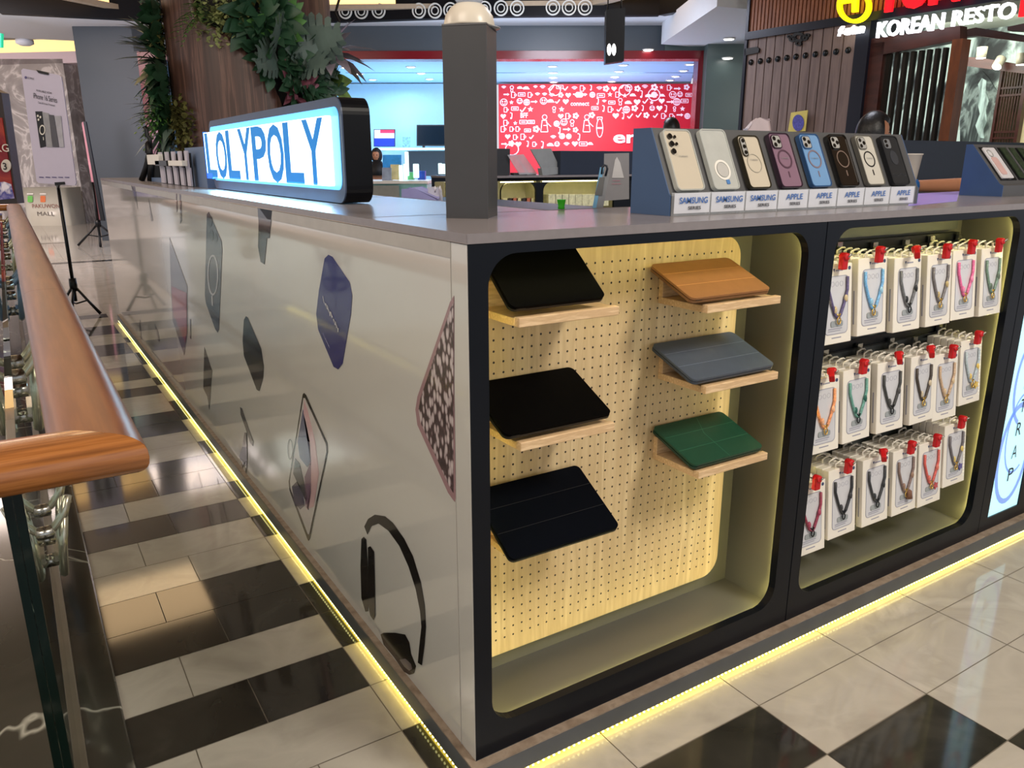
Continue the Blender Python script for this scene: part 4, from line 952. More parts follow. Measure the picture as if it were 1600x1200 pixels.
dec('printed_glitter', (0, 0, 0), [(708, 474), (704, 482), (657, 622), (654, 640), (657, 660), (700, 756), (708, 770), (708, 600)], -0.002,
    m=ramp_mat('pebble_print', [(0.0, (206, 196, 196)), (0.42, (176, 162, 164)), (0.56, (84, 68, 70)), (1, (54, 44, 46))], 0.15, 'voronoi', 60, stretch=(1, 1.6, 0.8), coat=0.4))
dec('printed_phone', (58, 62, 74), [(323, 335), (326, 331), (330, 340), (346, 377), (347, 390), (342, 515), (340, 520), (336, 514), (322, 475), (320, 462)])
dec('printed_ring', (170, 172, 178), circ(332.5, 430, 8.5, 32, 26), -0.002, [circ(332.5, 430, 6.7, 29, 26)])
dec('printed_ring', (170, 172, 178), [(330, 462), (332, 462), (333, 478), (331, 478)], -0.002)
for q in ((328, 346, 3.6, 9), (330, 368, 3.6, 9), (337, 372, 2.6, 7)): dec('printed_lens', (26, 28, 34), circ(*q, 14), -0.002)
dec('printed_phone', (96, 92, 96), [(264.5, 371), (292.5, 447), (293, 520), (287.5, 555), (269.5, 500), (267, 450)])
dec('printed_screen', (140, 26, 42), [(268, 447), (291, 458), (291.5, 520), (289, 535), (283, 520), (271, 492), (269, 470)], -0.002)
dec('printed_phone', (38, 40, 48), [(402, 321), (426, 323), (423, 350), (421, 372), (417, 372), (413, 413), (407, 409), (403, 385), (404, 350)])
dec('printed_case', (26, 30, 36), [(381, 500), (384, 494), (387, 496), (408, 545), (412, 572), (411, 590), (405, 611), (401, 609), (381, 556), (379, 532)])
dec('printed_case', (54, 56, 56), [(319, 542), (331.5, 579.5), (327, 640), (324, 620), (317.5, 607)])
dec('printed_phone', (24, 24, 28), [(473, 616), (475, 614), (478, 617), (511, 692), (512, 706), (484, 842), (482, 845), (480, 842), (452, 766), (451, 752)])
scr = dec('printed_screen', (186, 180, 178), [(474, 622), (476, 622), (509, 694), (510, 706), (483, 835), (481, 835), (454, 764), (453, 752)], -0.002)
for c, pts in (((196, 158, 164), [(475, 626), (480, 640), (492, 690), (498, 740), (490, 792), (479, 796), (486, 745), (482, 700), (474, 650)]), ((70, 72, 112), [(473, 640), (478, 660), (484, 690), (486, 720), (480, 730), (468, 715), (465, 690)]),
               ((54, 50, 84), [(456, 760), (464, 752), (472, 765), (476, 790), (469, 796), (460, 786)]), ((110, 74, 104), [(476, 745), (486, 720), (486, 770), (482, 797), (477, 790)]), ((34, 36, 46), [(461, 716), (468, 724), (481, 780), (478, 784), (458, 740)])):
    dec('printed_wallpaper', c, pts, -0.0028, parent=side)
dec('printed_ring', (120, 122, 124), circ(453, 702, 4, 16, 20), -0.002, [circ(453, 702, 3.5, 15, 20)])
dec('printed_strap', (70, 72, 76), [(375, 636), (378, 638), (388, 668), (396, 690), (395, 697), (391, 692), (382, 665), (376, 648)])
dec('printed_strap', (34, 34, 38), [(382, 676), (385, 676), (386, 720), (384, 742), (382, 720), (379, 732), (376, 722), (374, 712), (378, 700)], -0.002)
def c4(l): return [(400+x/2.857, 780+y/2.857) for x, y in l]
M_hp = mat('print_headphone', (20, 18, 20), 0.12, coat=0.5, var=0.1)
dec('printed_headphones', (0, 0, 0), c4([(483, 122), (500, 88), (530, 69), (575, 76), (610, 105), (660, 175), (700, 255), (735, 370), (752, 470), (758, 570), (752, 650), (740, 742), (722, 730), (728, 660), (738, 570), (732, 500), (712, 400), (680, 300), (640, 210), (590, 140), (546, 108), (515, 120), (497, 158)]), m=M_hp)
dec('printed_headphones', (0, 0, 0), c4([(470, 178), (480, 168), (492, 180), (498, 300), (500, 500), (488, 502), (470, 440), (466, 300)]), m=M_hp)
dec('printed_headphones', (0, 0, 0), c4([(499, 215), (510, 210), (526, 235), (530, 400), (530, 520), (524, 540), (510, 520), (500, 470)]), -0.002, m=M_hp)
dec('printed_headphones', (0, 0, 0), c4([(556, 604), (570, 596), (620, 596), (665, 604), (684, 640), (692, 690), (714, 745), (705, 778), (684, 784), (660, 770), (615, 705), (570, 650)]), m=M_hp)
dec('printed_shine', (110, 100, 100), c4([(640, 716), (665, 712), (690, 735), (696, 758), (684, 766), (662, 748)]), -0.002)
dec('printed_strap', (66, 66, 70), [(275, 296), (277, 297), (277, 330), (275.5, 332)]); dec('printed_strap', (66, 66, 70), [(280, 298), (283, 299), (284, 345), (281.5, 350), (281, 320)]); dec('printed_case', (110, 112, 114), [(204, 287), (211, 288), (215, 327)])
for q in ([(296.5, 498), (298, 499), (298.5, 530), (296.5, 528)], [(241, 505), (246, 515), (250, 533), (248, 534), (243, 515)], [(217, 500), (219, 500), (221, 530), (219, 531)], [(232, 310), (236, 330), (239, 345), (236, 346)]):
    dec('printed_strap', (84, 86, 88), q)
# --- plinth, ledge and led glow
def ledge(mb, x0, x1, y0, y1, z0, z1): mb.box(x0, x1, y0, y1, z0, z1)
pt = thing('kiosk_plinth', 'grey plinth with worn plywood ledge and yellow light line under the kiosk', 'plinth', (0, 0, -0.05))
MB().box(-0.015, 0.45, -0.022, 5.46, -0.0455, -0.004).box(0.45, 4.5, -0.022, 0.46, -0.0455, -0.004).build('plinth_board', M_plinth, pt)
MB().box(-0.0145, 0.45, -0.0215, 5.46, -0.004, -0.0002).box(0.45, 4.5, -0.0215, 0.46, -0.004, -0.0002).build('plywood_ledge', M_ply, pt)
MB().box(0.03, 4.4, 0.03, 0.4, FL+0.0005, -0.0455).box(0.03, 0.4, 0.4, 5.4, FL+0.0005, -0.0455).build('base', M_blackp, pt)
dots = MB(); 
for i in range(430): y = -0.01+i*0.0127; dots.box(-0.0155, -0.0125, y, y+0.004, -0.0505, -0.0465)
for i in range(340): x = -0.01+i*0.0127; dots.box(x, x+0.004, -0.0225, -0.0195, -0.0505, -0.0465)
MB().box(-0.004, 0.003, -0.008, 5.44, -0.0515, -0.0460).box(0.0, 4.45, -0.009, -0.002, -0.0515, -0.0460).build('led_strip', mat('yellow_led_strip', (255, 228, 90), 0.5, emit=(255, 222, 80), es=7, var=0), pt)
dots.build('led_dots', mat('led_dot', (255, 255, 190), 0.5, emit=(255, 250, 170), es=3, var=0), pt)['kind'] = 'stuff'
# --- worktop
wt = MB(); wt.ext([(-0.0015, -0.0015, 0.985), (4.47, -0.0015, 0.985), (4.47, 0.455, 0.985), (0.468, 0.455, 0.985), (0.468, 5.455, 0.985), (-0.0015, 5.455, 0.985)], (0, 0, 0.015))
wt_o = tag(wt.build('worktop', M_ctop, None, 0.001, 1), 'grey laminate L-shaped worktop running over the black cabinets and the white side', 'worktop')
sm2 = MB()
for a, b in (((0.0, 0.50), (0.468, 0.50)), ((0.30, 0.0), (0.34, 0.455))):
    pass
sm2.box(0.0, 0.468, 0.455, 0.457, 1.0, 1.0004).box(0.0, 0.468, 1.37, 1.372, 1.0, 1.0004).build('joint', mat('dark_joint', (90, 86, 88), 0.5), wt_o)
# ------------------------------------------------------------------ shelves and tablet cases
def shelf(x0, x1, zb, label, yf=0.0, backh=0.055):
    t = thing('wooden_shelf', label, 'shelf', ((x0+x1)/2, 0.145, zb))
    MB().box(x0, x1, yf+0.016, 0.1445, zb, zb+0.014).build('base_board', M_oak, t, 0.0008, 1)
    MB().box(x0, x1, yf, yf+0.0158, zb, zb+0.0165).build('front_edge', M_oak, t, 0.001, 1)
    MB().box(x0, x1, 0.131, 0.1445, zb+0.0142, zb+backh).build('back_board', M_oak, t, 0.0008, 1)
def tablet(x0, x1, yf, zf, yb, zb_, col, label, folds=2, diag=False, name='tablet_case'):
    o = V3((x0, yf, zf)); Yd = V3((0, yb-yf, zb_-zf)); L = Yd.length; W = x1-x0
    t = thing(name, label, 'tablet case', tuple(o+V3((W/2, 0, 0)))); M = frame(o, (1, 0, 0), Yd)
    m1 = mat('case_%d_%d_%d' % col, col, 0.5 if sum(col) < 70 else 0.42, var=0.05, scale=40, bump=0.03, spec=0.03 if sum(col) < 70 else 0.4); m2 = mat('case_edge_%d_%d_%d' % col, tuple(int(c*0.8) for c in col), 0.4)
    for nm, z0, z1, ins, mm in (('case_shell', -0.0115, -0.0062, 0.0, m2), ('tablet_body', -0.0064, -0.0045, 0.0025, M_blackp), ('cover', -0.0046, 0.0, 0.0003, m1)):
        mb = MB(); mb.T = M; mb.ext([(a, b, z0) for a, b in rr(ins, W-ins, ins, L-ins, 0.012, 5)], (0, 0, z1-z0)); mb.build(nm, mm, t, 0.0012, 2)
    mb = MB(); mb.T = M
    for k in range(folds):
        y = L*(k+1)/(folds+1)+0.004
        mb.box(0.002, W-0.002, y-0.0006, y+0.0006, -0.001, 0.0002)
    if diag:
        mb.ext([(W*0.5-0.0006, 0.002, -0.001), (W*0.5+0.0006, 0.002, -0.001), (W*0.5+0.0006, L*0.6, -0.001), (W*0.5-0.0006, L*0.6, -0.001)], (0, 0, 0.0012))
        mb.ext([(W*0.5-0.0006, L*0.6, -0.001), (W*0.5+0.0008, L*0.6, -0.001), (W*0.62, L-0.003, -0.001), (W*0.615, L-0.003, -0.001)], (0, 0, 0.0012))
    mb.build('fold_line', mat('fold_%d_%d_%d' % col, tuple(min(255, int(c*1.25+(14 if sum(col) > 70 else 3))) for c in col), 0.4), t)
    mb = MB(); mb.T = M; mb.box(0.012, 0.03, -0.0004, 0.0006, -0.0058, -0.0046); mb.build('speaker_slot', M_blackp, t)
shelf(0.545, 0.763, 0.818, 'oak shelf holding the tan tablet case'); shelf(0.556, 0.778, 0.648, 'oak shelf holding the grey tablet case'); shelf(0.552, 0.768, 0.46, 'oak shelf holding the green tablet case')
shelf(0.098, 0.317, 0.839, 'oak shelf under the topmost black tablet case, at the upper left', 0.0, 0.06); shelf(0.102, 0.316, 0.614, 'oak shelf under the middle black tablet case', 0.0, 0.06); shelf(0.11, 0.3, 0.376, 'oak shelf hidden under the lowest navy-black tablet case', 0.05, 0.09)
tablet(0.505, 0.737, 0.0045, 0.851, 0.132, 0.905, (150, 104, 64), 'tan tablet case with two fold lines, leaning on the top right shelf')
tablet(0.524, 0.772, 0.0045, 0.681, 0.136, 0.732, (74, 84, 98), 'slate grey tablet case leaning on the middle right shelf')
tablet(0.540, 0.758, 0.0035, 0.492, 0.138, 0.540, (20, 66, 50), 'dark green tablet case with a folded triangle cover on the lowest right shelf', diag=True)
tablet(0.086, 0.290, 0.0045, 0.874, 0.124, 0.972, (5, 5, 6), 'black tablet case leaning steeply on the top left shelf', 0)
tablet(0.072, 0.312, 0.002, 0.650, 0.136, 0.712, (5, 5, 6), 'black tablet case lying on the middle left shelf', 0)
tablet(0.076, 0.332, -0.010, 0.412, 0.134, 0.496, (7, 10, 17), 'navy-black tablet case at the bottom left, its shelf hidden', 2)
# ------------------------------------------------------------------ strap boxes
M_carton = mat('white_carton', (236, 230, 218), 0.35, var=0.01); M_win = mat('box_window', (206, 206, 210), 0.12, coat=0.7, var=0.03); M_line = mat('grey_print', (150, 150, 164), 0.5)
BWD, BHT, BTH = 0.112, 0.184, 0.0182
mb = MB(); mb.box(-BWD/2, BWD/2, 0.0, BTH, -BHT, 0); me_carton = mb.build('carton', M_carton, None, 0.0012, 1)
mb = MB()
mb.tube([(-0.018, BTH/2, -0.001), (-0.017, BTH/2, 0.010), (-0.006, BTH/2-0.004, 0.016), (0.006, BTH/2-0.004, 0.016), (0.017, BTH/2, 0.010), (0.018, BTH/2, -0.001)], 0.0024, 6)
me_tab = mb.build('hang_tab', M_carton)
mb = MB(); mb.ext(xz(rr(-0.040, 0.040, -0.160, -0.028, 0.010, 4), -0.0006), (0, 0.0008, 0)); me_win = mb.build('window', M_win)
mb = MB(); mb.ext(xz(rr(-0.0415, 0.0415, -0.1615, -0.0265, 0.0115, 4), -0.0009), (0, 0.0008, 0), [xz(rr(-0.040, 0.040, -0.160, -0.028, 0.010, 4), -0.0009)[::-1]])
for x in (-0.016, 0.0, 0.016): mb.ext(xz(circ(x, -0.045, 0.006, n=12), -0.0009), (0, 0.0006, 0), [xz(circ(x, -0.045, 0.0052, n=12), -0.0009)[::-1]])
mb.box(-0.016, 0.018, -0.0006, 0, -0.171, -0.1685); mb.box(-0.030, 0.020, -0.0012, -0.0006, -0.1495, -0.1475); mb.box(-0.030, 0.014, -0.0012, -0.0006, -0.154, -0.1525)
for i in range(1): mb.box(-BWD/2-0.0006, -BWD/2, 0.009, 0.012, -0.155, -0.075)
mb.box(-0.006, 0.020, -0.0006, 0, -0.016, -0.0125)
me_line = mb.build('printed_lines', M_line)
mb = MB(); mb.ext(xz(circ(0.045, -0.011, 0.0045, n=12), -0.0009), (0, 0.0006, 0)); mb.ext(xz([(-0.015, -0.010), (-0.008, -0.010), (-0.0115, -0.017)], -0.0009), (0, 0.0006, 0))
me_dot = mb.build('printed_mark', mat('navy_print', (52, 66, 104), 0.4))
mb = MB(); mb.ext(xz(rr(-0.022, 0.022, -0.144, -0.130, 0.005, 3), -0.0022), (0, 0.0012, 0)); me_pad = mb.build('strap_pad', mat('clear_grey_pad', (150, 156, 158), 0.2, coat=0.5))
protos = [me_carton, me_tab, me_win, me_line, me_dot, me_pad]
for o_ in protos: COL.objects.unlink(o_)
KS = 1.0255
STRAPS = [  # colour a, colour b, clasp, label words
 [((96, 88, 130), (210, 190, 150), 'gold', 'lilac and navy strap'), ((120, 178, 224), (150, 196, 224), 'gold', 'light blue strap'), ((110, 112, 116), (30, 34, 38), 'black', 'grey strap with dark beads'), ((120, 116, 118), (190, 170, 120), 'gold', 'grey-brown strap with gold clasp'), ((226, 110, 160), (236, 140, 180), 'gold', 'bright pink strap'), ((120, 146, 132), (96, 112, 98), 'gold', 'sage green strap')],
 [((236, 158, 110), (240, 180, 140), 'gold', 'peach orange strap'), ((104, 158, 146), (30, 92, 80), 'black', 'teal green beaded strap'), ((64, 66, 66), (80, 80, 80), 'black', 'charcoal strap with a crystal charm'), ((74, 66, 60), (200, 186, 160), 'gold', 'brown beaded strap with pale beads'), ((196, 168, 140), (210, 186, 150), 'gold', 'thin beige and gold strap'), ((176, 190, 196), (220, 190, 100), 'gold', 'pale strap with gold star charm')],
 [((150, 60, 84), (170, 70, 96), 'black', 'wine red strap'), ((44, 46, 50), (60, 60, 64), 'black', 'black strap with steel clasp'), ((56, 58, 62), (44, 46, 50), 'black', 'dark grey strap with a knot'), ((130, 110, 104), (150, 120, 100), 'gold', 'brown strap and tassel'), ((206, 96, 88), (216, 120, 104), 'gold', 'coral red strap and charm'), ((110, 106, 110), (214, 190, 110), 'gold', 'speckled strap and violet charm')]]
HX = [[0.945, 1.076, 1.218, 1.354, 1.468, 1.602], [0.945, 1.068, 1.206, 1.345, 1.455, 1.572], [0.938, 1.058, 1.196, 1.325, 1.445, 1.560]]
HZ = [[0.889, 0.896, 0.888, 0.887, 0.891, 0.888], [0.625, 0.631, 0.630, 0.628, 0.618, 0.642], [0.362, 0.378, 0.376, 0.374, 0.370, 0.402]]
NB = [[5, 5, 5, 5, 5, 5], [4, 5, 5, 5, 5, 5], [3, 4, 5, 5, 4, 5]]
ROWN = ['top', 'middle', 'bottom']; POSN = ['leftmost', 'second from left', 'third from left', 'fourth from left', 'fifth from left', 'rightmost']
M_gold = mat('gold_metal', (220, 180, 96), 0.25, 0.9, var=0.05); M_clasp = mat('dark_clasp', (40, 42, 46), 0.25, 0.7)
# hooks
mb = MB(); mb.box(-0.010, 0.010, -0.008, 0.0, -0.014, 0.016); me_clip = mb.build('clip', M_chrome)
mb = MB(); mb.tube([(0, 0, 0.0), (0, -0.06, 0.001), (0, -0.112, 0.003), (0, -0.126, 0.006), (0, -0.134, 0.014)], 0.0022, 6); me_wire = mb.build('wire', M_chrome)
for o_ in (me_clip, me_wire): COL.objects.unlink(o_)
mb = MB(); mb.lathe([(0.0075, -0.006), (0.009, -0.002), (0.0095, 0.012), (0.006, 0.016)], (0, 0, 0), 12, Matrix.Rotation(PI/2, 3, 'X')); mb.box(-0.010, 0.010, -0.010, 0.003, -0.030, 0.004); me_cap = mb.build('red_stopper', M_red_cap, None, 0.003, 2)
COL.objects.unlink(me_cap)
first_box = None
def put(o, parent):
    c = o.copy(); COL.objects.link(c); c.parent = parent; return c
for r_ in range(3):
    for c_ in range(6):
        x, z = -0.6073+(HX[r_][c_]+0.6073)*KS, 1.1106+(HZ[r_][c_]-1.1106)*KS
        hk = thing('peg_hook', 'steel hook carrying the boxes, %s of the %s row' % (POSN[c_], ROWN[r_]), 'hook', (x, 0.130, z+0.012))
        put(me_clip, hk); put(me_wire, hk)
        cap = me_cap.copy(); COL.objects.link(cap); cap.location = (x, 0.018, z+0.019); cap.rotation_euler = (0.0, 0, 0) if (r_, c_) not in ((0, 2), (1, 0), (1, 2), (1, 3), (2, 2)) else (-0.4, 1.1, 0.3)
        tag(cap, 'red plastic stopper on the %s hook of the %s row' % (POSN[c_], ROWN[r_]), 'stopper')
        n = 5; ca, cb, cl, words = STRAPS[r_][c_]
        for k in range(n):
            y = 0.030+k*0.0194
            if k == 0: lb = 'white box with a %s, front of the %s row' % (words, ROWN[r_]); grp = 'white strap boxes at the front of the hooks'
            else: lb = 'plain white box queued in the %s stack of the %s row' % (POSN[c_], ROWN[r_]); grp = 'white boxes behind the front, %s stack of the %s row' % (POSN[c_], ROWN[r_])
            bx_ = thing('strap_box', lb, 'box', (x, y, z), grp)
            bx_.rotation_euler = (-0.11+0.012*k, 0, 0.02*math.sin(r_*5+c_*3+k))
            put(me_carton, bx_); put(me_tab, bx_)
            if k == 0:
                for o_ in (me_win, me_line, me_dot, me_pad): put(o_, bx_)
                rs = random.Random(r_*10+c_); sx = rs.uniform(-0.006, 0.006)
                A = [(-0.034, -0.032), (-0.034, -0.058), (-0.022, -0.090), (-0.010, -0.116), (sx*0.4, -0.124)]; B = [(0.034, -0.030), (0.034, -0.060), (0.022, -0.092), (0.010, -0.116), (sx*0.4, -0.124)]
                ma = mat('strap_%d_%d_%d' % ca, ca, 0.4, var=0.25, scale=220); mb_ = mat('strap_%d_%d_%d' % cb, cb, 0.4, var=0.2, scale=200)
                mb = MB(); mb.mi = 0
                mb.tube([(a, -0.004, b) for a, b in A], 0.0036, 6); mb.tube([(a, -0.004, b) for a, b in B], 0.0036, 6)
                mb.mi = 1
                for q in ((A, 3), (B, 2)):
                    a, b = q[0][q[1]]; mb.ell((a*1.2, -0.006, b+0.012), (0.0052, 0.004, 0.009), 10, 6)
                o_ = mb.build('strap', [ma, mb_]); o_.parent = bx_
                mb = MB(); mb.tube([(sx*0.4+0.006*math.cos(t), -0.006, -0.130+0.008*math.sin(t)) for t in [2*PI*i/12 for i in range(12)]], 0.0016, 6, True)
                mb.tube([(-0.006, -0.006, -0.114), (0, -0.006, -0.122), (0.006, -0.006, -0.114)], 0.002, 6)
                o_ = mb.build('clasp', M_gold if cl == 'gold' else M_clasp); o_.parent = bx_
                if (r_, c_) == (2, 3):
                    mb = MB(); mb.lathe([(0.002, 0), (0.008, -0.004), (0.010, -0.026)], (0.012, -0.006, -0.118), 10); o_ = mb.build('tassel', mat('brown_tassel', (120, 84, 66), 0.7)); o_.parent = bx_
                if (r_, c_) in ((2, 5), (1, 5), (2, 4)):
                    mb = MB(); mb.ext(xz([(0.02+(0.012 if i % 2 else 0.006)*math.cos(i*PI/5), -0.132+(0.012 if i % 2 else 0.006)*math.sin(i*PI/5)) for i in range(10)], -0.008), (0, 0.003, 0))
                    o_ = mb.build('charm', mat('charm_%d%d' % (r_, c_), [(96, 90, 150), (222, 188, 90), (190, 80, 84)][((2, 5), (1, 5), (2, 4)).index((r_, c_))], 0.3)); o_.parent = bx_
            if c_ == 5 and r_ > 0 and k == 0:
                mb = MB()
                for i in range(16): mb.box(0.0445, 0.0505, -0.001, 0.0, -0.168+0.0095*i, -0.1625+0.0095*i)
                o_ = mb.build('edge_pattern', mat('white_edge_print', (250, 250, 240), 0.3)); o_.parent = bx_
# ================================================================== ON THE WORKTOP
def wedge(x0, x1, prof, name, label, cat, m, m2):
    """display riser with side profile prof (y,z)"""
    yc = sum(p[0] for p in prof)/len(prof)
    t = thing(name, label, cat, ((x0+x1)/2, yc, 1.0))
    MB().ext(yz(prof, x0+0.003), (x1-x0-0.006, 0, 0)).build('body', m2, t)
    for xx in (x0, x1-0.003): MB().ext(yz(prof, xx), (0.003, 0, 0)).build('side_cheek', m, t)
    return t
M_riser = mat('grey_riser', (78, 78, 80), 0.45, var=0.03)
prof = [(0.146, 1.0002), (0.146, 1.042), (0.150, 1.045), (0.215, 1.179), (0.270, 1.179), (0.270, 1.0002)]
ws = wedge(0.566, 1.462, prof, 'phone_case_riser', 'navy-sided sloping display stand carrying eight phone cases', 'display stand', M_navy, M_riser)
S0 = V3((0, 0.1495, 1.0460)); SD = V3((0, 0.065, 0.134)).normalized(); SN = V3((1, 0, 0)).cross(SD)
M_lens = mat('camera_lens', (12, 12, 14), 0.08, coat=1.0); M_steel = mat('pale_metal', (206, 206, 204), 0.2, 0.5)
def phone(i, bumper, back, cam_, ring_=None, bar=None, w=0.074, L=0.136, label='', clear=False, txt=None, lens=((-0.5, 0), (-0.5, 1), (-0.5, 2)), extra=None, thick=0.011):
    cx = 0.622+0.1075*i; o = V3((cx-w/2, 0, 0))+V3((0, S0.y, S0.z))+SN*0.0015+SD*0.001
    t = thing('phone_case', label, 'phone case', tuple(o+V3((w/2, 0, 0)))); M = frame(o, (1, 0, 0), SD)
    mb = MB(); mb.T = M; r = 0.011
    mb.ext([(a, b, 0) for a, b in rr(0, w, 0, L, r, 5)], (0, 0, thick), [[(a, b, 0) for a, b in rr(0.003, w-0.003, 0.003, L-0.003, r-0.002, 5)][::-1]]); mb.build('bumper', bumper, t, 0.0008, 1)
    mb = MB(); mb.T = M; mb.ext([(a, b, 0.001) for a, b in rr(0.0028, w-0.0028, 0.0028, L-0.0028, r-0.002, 5)], (0, 0, thick-0.0025)); mb.build('back_plate', back, t)
    mb = MB(); mb.T = M; zt_ = thick-0.0012
    if cam_ == 'square':
        mb.ext([(a, b, zt_) for a, b in rr(0.006, 0.038, L-0.040, L-0.006, 0.008, 4)], (0, 0, 0.0025)); mb.build('camera_frame', bumper, t)
        mb = MB(); mb.T = M; mb.ext([(a, b, zt_+0.0002) for a, b in rr(0.0085, 0.0355, L-0.0375, L-0.0085, 0.006, 4)], (0, 0, 0.0028)); mb.build('camera_plate', M_steel, t)
        pos = [(0.0155, L-0.0155), (0.0155, L-0.031), (0.029, L-0.023)]; rl = 0.0052
    elif cam_ == 'column':
        mb.ext([(a, b, zt_) for a, b in rr(0.006, 0.024, L-0.052, L-0.005, 0.008, 4)], (0, 0, 0.002)); mb.build('camera_frame', bumper, t)
        mb = MB(); mb.T = M; mb.ext([(a, b, zt_+0.0002) for a, b in rr(0.0085, 0.0215, L-0.0495, L-0.0075, 0.006, 4)], (0, 0, 0.0022)); mb.build('camera_plate', M_steel, t)
        pos = [(0.015, L-0.0145), (0.015, L-0.0285), (0.015, L-0.0425)]; rl = 0.0047
    elif cam_ == 'galaxy':
        pos = [(0.016, L-0.017), (0.016, L-0.034), (0.016, L-0.051)]; rl = 0.0062
    elif cam_ == 'bar':
        mb.ext([(a, b, zt_) for a, b in rr(0.010, 0.036, L-0.036, L-0.010, 0.006, 4)], (0, 0, 0.002)); mb.build('camera_frame', mat('grey_camera_plate', (110, 112, 116), 0.3), t)
        pos = [(0.017, L-0.017), (0.017, L-0.029)]; rl = 0.0045
    else: pos = []; rl = 0
    for (a, b) in pos:
        mb = MB(); mb.T = M; mb.ext([(x, y, zt_) for x, y in circ(a, b, rl, n=16)], (0, 0, 0.0038)); mb.build('lens', M_lens, t)
    if cam_ == 'galaxy':
        for (a, b) in ((0.030, L-0.018), (0.030, L-0.034)):
            mb = MB(); mb.T = M; mb.ext([(x, y, zt_) for x, y in circ(a, b, 0.0036, n=14)], (0, 0, 0.003)); mb.build('lens', M_lens, t)
    if ring_:
        m_, ry, rad, wd_ = ring_
        mb = MB(); mb.T = M; mb.ext([(x, y, zt_) for x, y in circ(w/2, L*ry, rad, n=30)], (0, 0, 0.0008), [[(x, y, zt_) for x, y in circ(w/2, L*ry, rad-wd_, n=30)][::-1]])
        if bar: mb.ext([(x, y, zt_) for x, y in rr(w/2-0.0016, w/2+0.0016, L*ry-rad-0.022, L*ry-rad-0.007, 0.0012, 3)], (0, 0, 0.0008))
        mb.build('magnet_ring', m_, t)
    if txt: text(txt, M @ V3((w/2, L*txt_y(i), zt_+0.0009)), (1, 0, 0), SD, 0.0034, mat('grey_lettering', (120, 122, 124), 0.5), t, w=0.026)
    if extra: extra(M, w, L, t, zt_)
def txt_y(i): return 0.52 if i else 0.54
M_tr = mat('clear_tpu', (206, 210, 206), 0.08, alpha=0.55, var=0.02, coat=0.6)
M_cr = mat('cream_back', (196, 186, 168), 0.25, var=0.02, coat=0.4)
phone(0, M_tr, M_cr, 'galaxy', w=0.080, L=0.138, label='clear case on a cream phone with five separate lenses, leftmost on the stand', txt='TORRAS')
def ex1(M, w, L, t, z):
    mb = MB(); mb.T = M; mb.ext([(x, y, z) for x, y in rr(w/2+0.002, w/2+0.012, 0.012, 0.022, 0.001, 2)], (0, 0, 0.0012)); mb.build('blue_sticker', mat('blue_sticker', (70, 120, 180), 0.4), t)
    mb = MB(); mb.T = M; mb.ext([(x, y, z) for x, y in circ(w/2, L*0.32, 0.0165, n=24)], (0, 0, 0.0012)); mb.build('magnet_disc', mat('pale_disc', (182, 180, 176), 0.3), t)
phone(1, M_tr, mat('milky_back', (178, 180, 176), 0.2, var=0.05, scale=30, coat=0.4), None, (M_whitep, 0.32, 0.0235, 0.005), w=0.080, L=0.141, label='milky clear case with a white ring low on its back, second from left', extra=ex1)
phone(2, mat('dark_bronze_bumper', (44, 40, 28), 0.2, 0.2, coat=0.5), M_cr, 'column', (mat('thin_grey_ring', (150, 146, 134), 0.4), 0.47, 0.0225, 0.0012), w=0.072, L=0.128, label='cream phone case with dark bronze edge and three lenses in a column', txt='TORRAS')
phone(3, mat('aubergine_bumper', (44, 26, 44), 0.15, coat=0.6), mat('mauve_back', (132, 104, 122), 0.18, var=0.02, coat=0.5), 'square', (mat('dark_mauve_ring', (84, 60, 74), 0.3), 0.52, 0.0235, 0.004), True, label='mauve phone case with dark purple edge', txt='TORRAS')
phone(4, mat('blue_bumper', (40, 76, 120), 0.15, coat=0.6), mat('sky_blue_back', (112, 152, 196), 0.18, var=0.02, coat=0.6), 'square', (mat('taupe_ring', (124, 112, 122), 0.3), 0.52, 0.0235, 0.004), True, label='sky blue phone case', txt='TORRAS')
phone(5, mat('black_bumper', (12, 10, 10), 0.12, coat=0.6), mat('dark_brown_back', (26, 18, 14), 0.08, coat=0.8), 'square', (mat('grey_brown_ring', (122, 104, 94), 0.3), 0.52, 0.0225, 0.0028), True, label='glossy black-brown phone case with thin brown ring')
phone(6, mat('titanium_bumper', (120, 118, 112), 0.3, 0.5), mat('beige_frost_back', (190, 186, 176), 0.3, var=0.02), 'square', (M_blackp, 0.52, 0.0215, 0.003), True, label='frosted beige phone case with black magnet ring', txt='TORRAS')
def ex7(M, w, L, t, z):
    mb = MB(); mb.T = M; mb.tube([(0.006+(w-0.012)*i/14, L*0.2+0.003*math.sin(i*0.9), z) for i in range(15)], 0.0006, 5); mb.ext([(x, y, z) for x, y in circ(w/2, L*0.55, 0.016, 0.02, 20)], (0, 0, 0.0006)); mb.build('faint_pattern', mat('charcoal_pattern', (56, 58, 64), 0.3), t)
phone(7, mat('charcoal_bumper', (26, 28, 32), 0.35), mat('charcoal_back', (38, 40, 44), 0.3, coat=0.3), 'bar', label='charcoal phone case at the right end of the stand', extra=ex7)
M_blue_t = mat('blue_lettering', (62, 104, 170), 0.5)
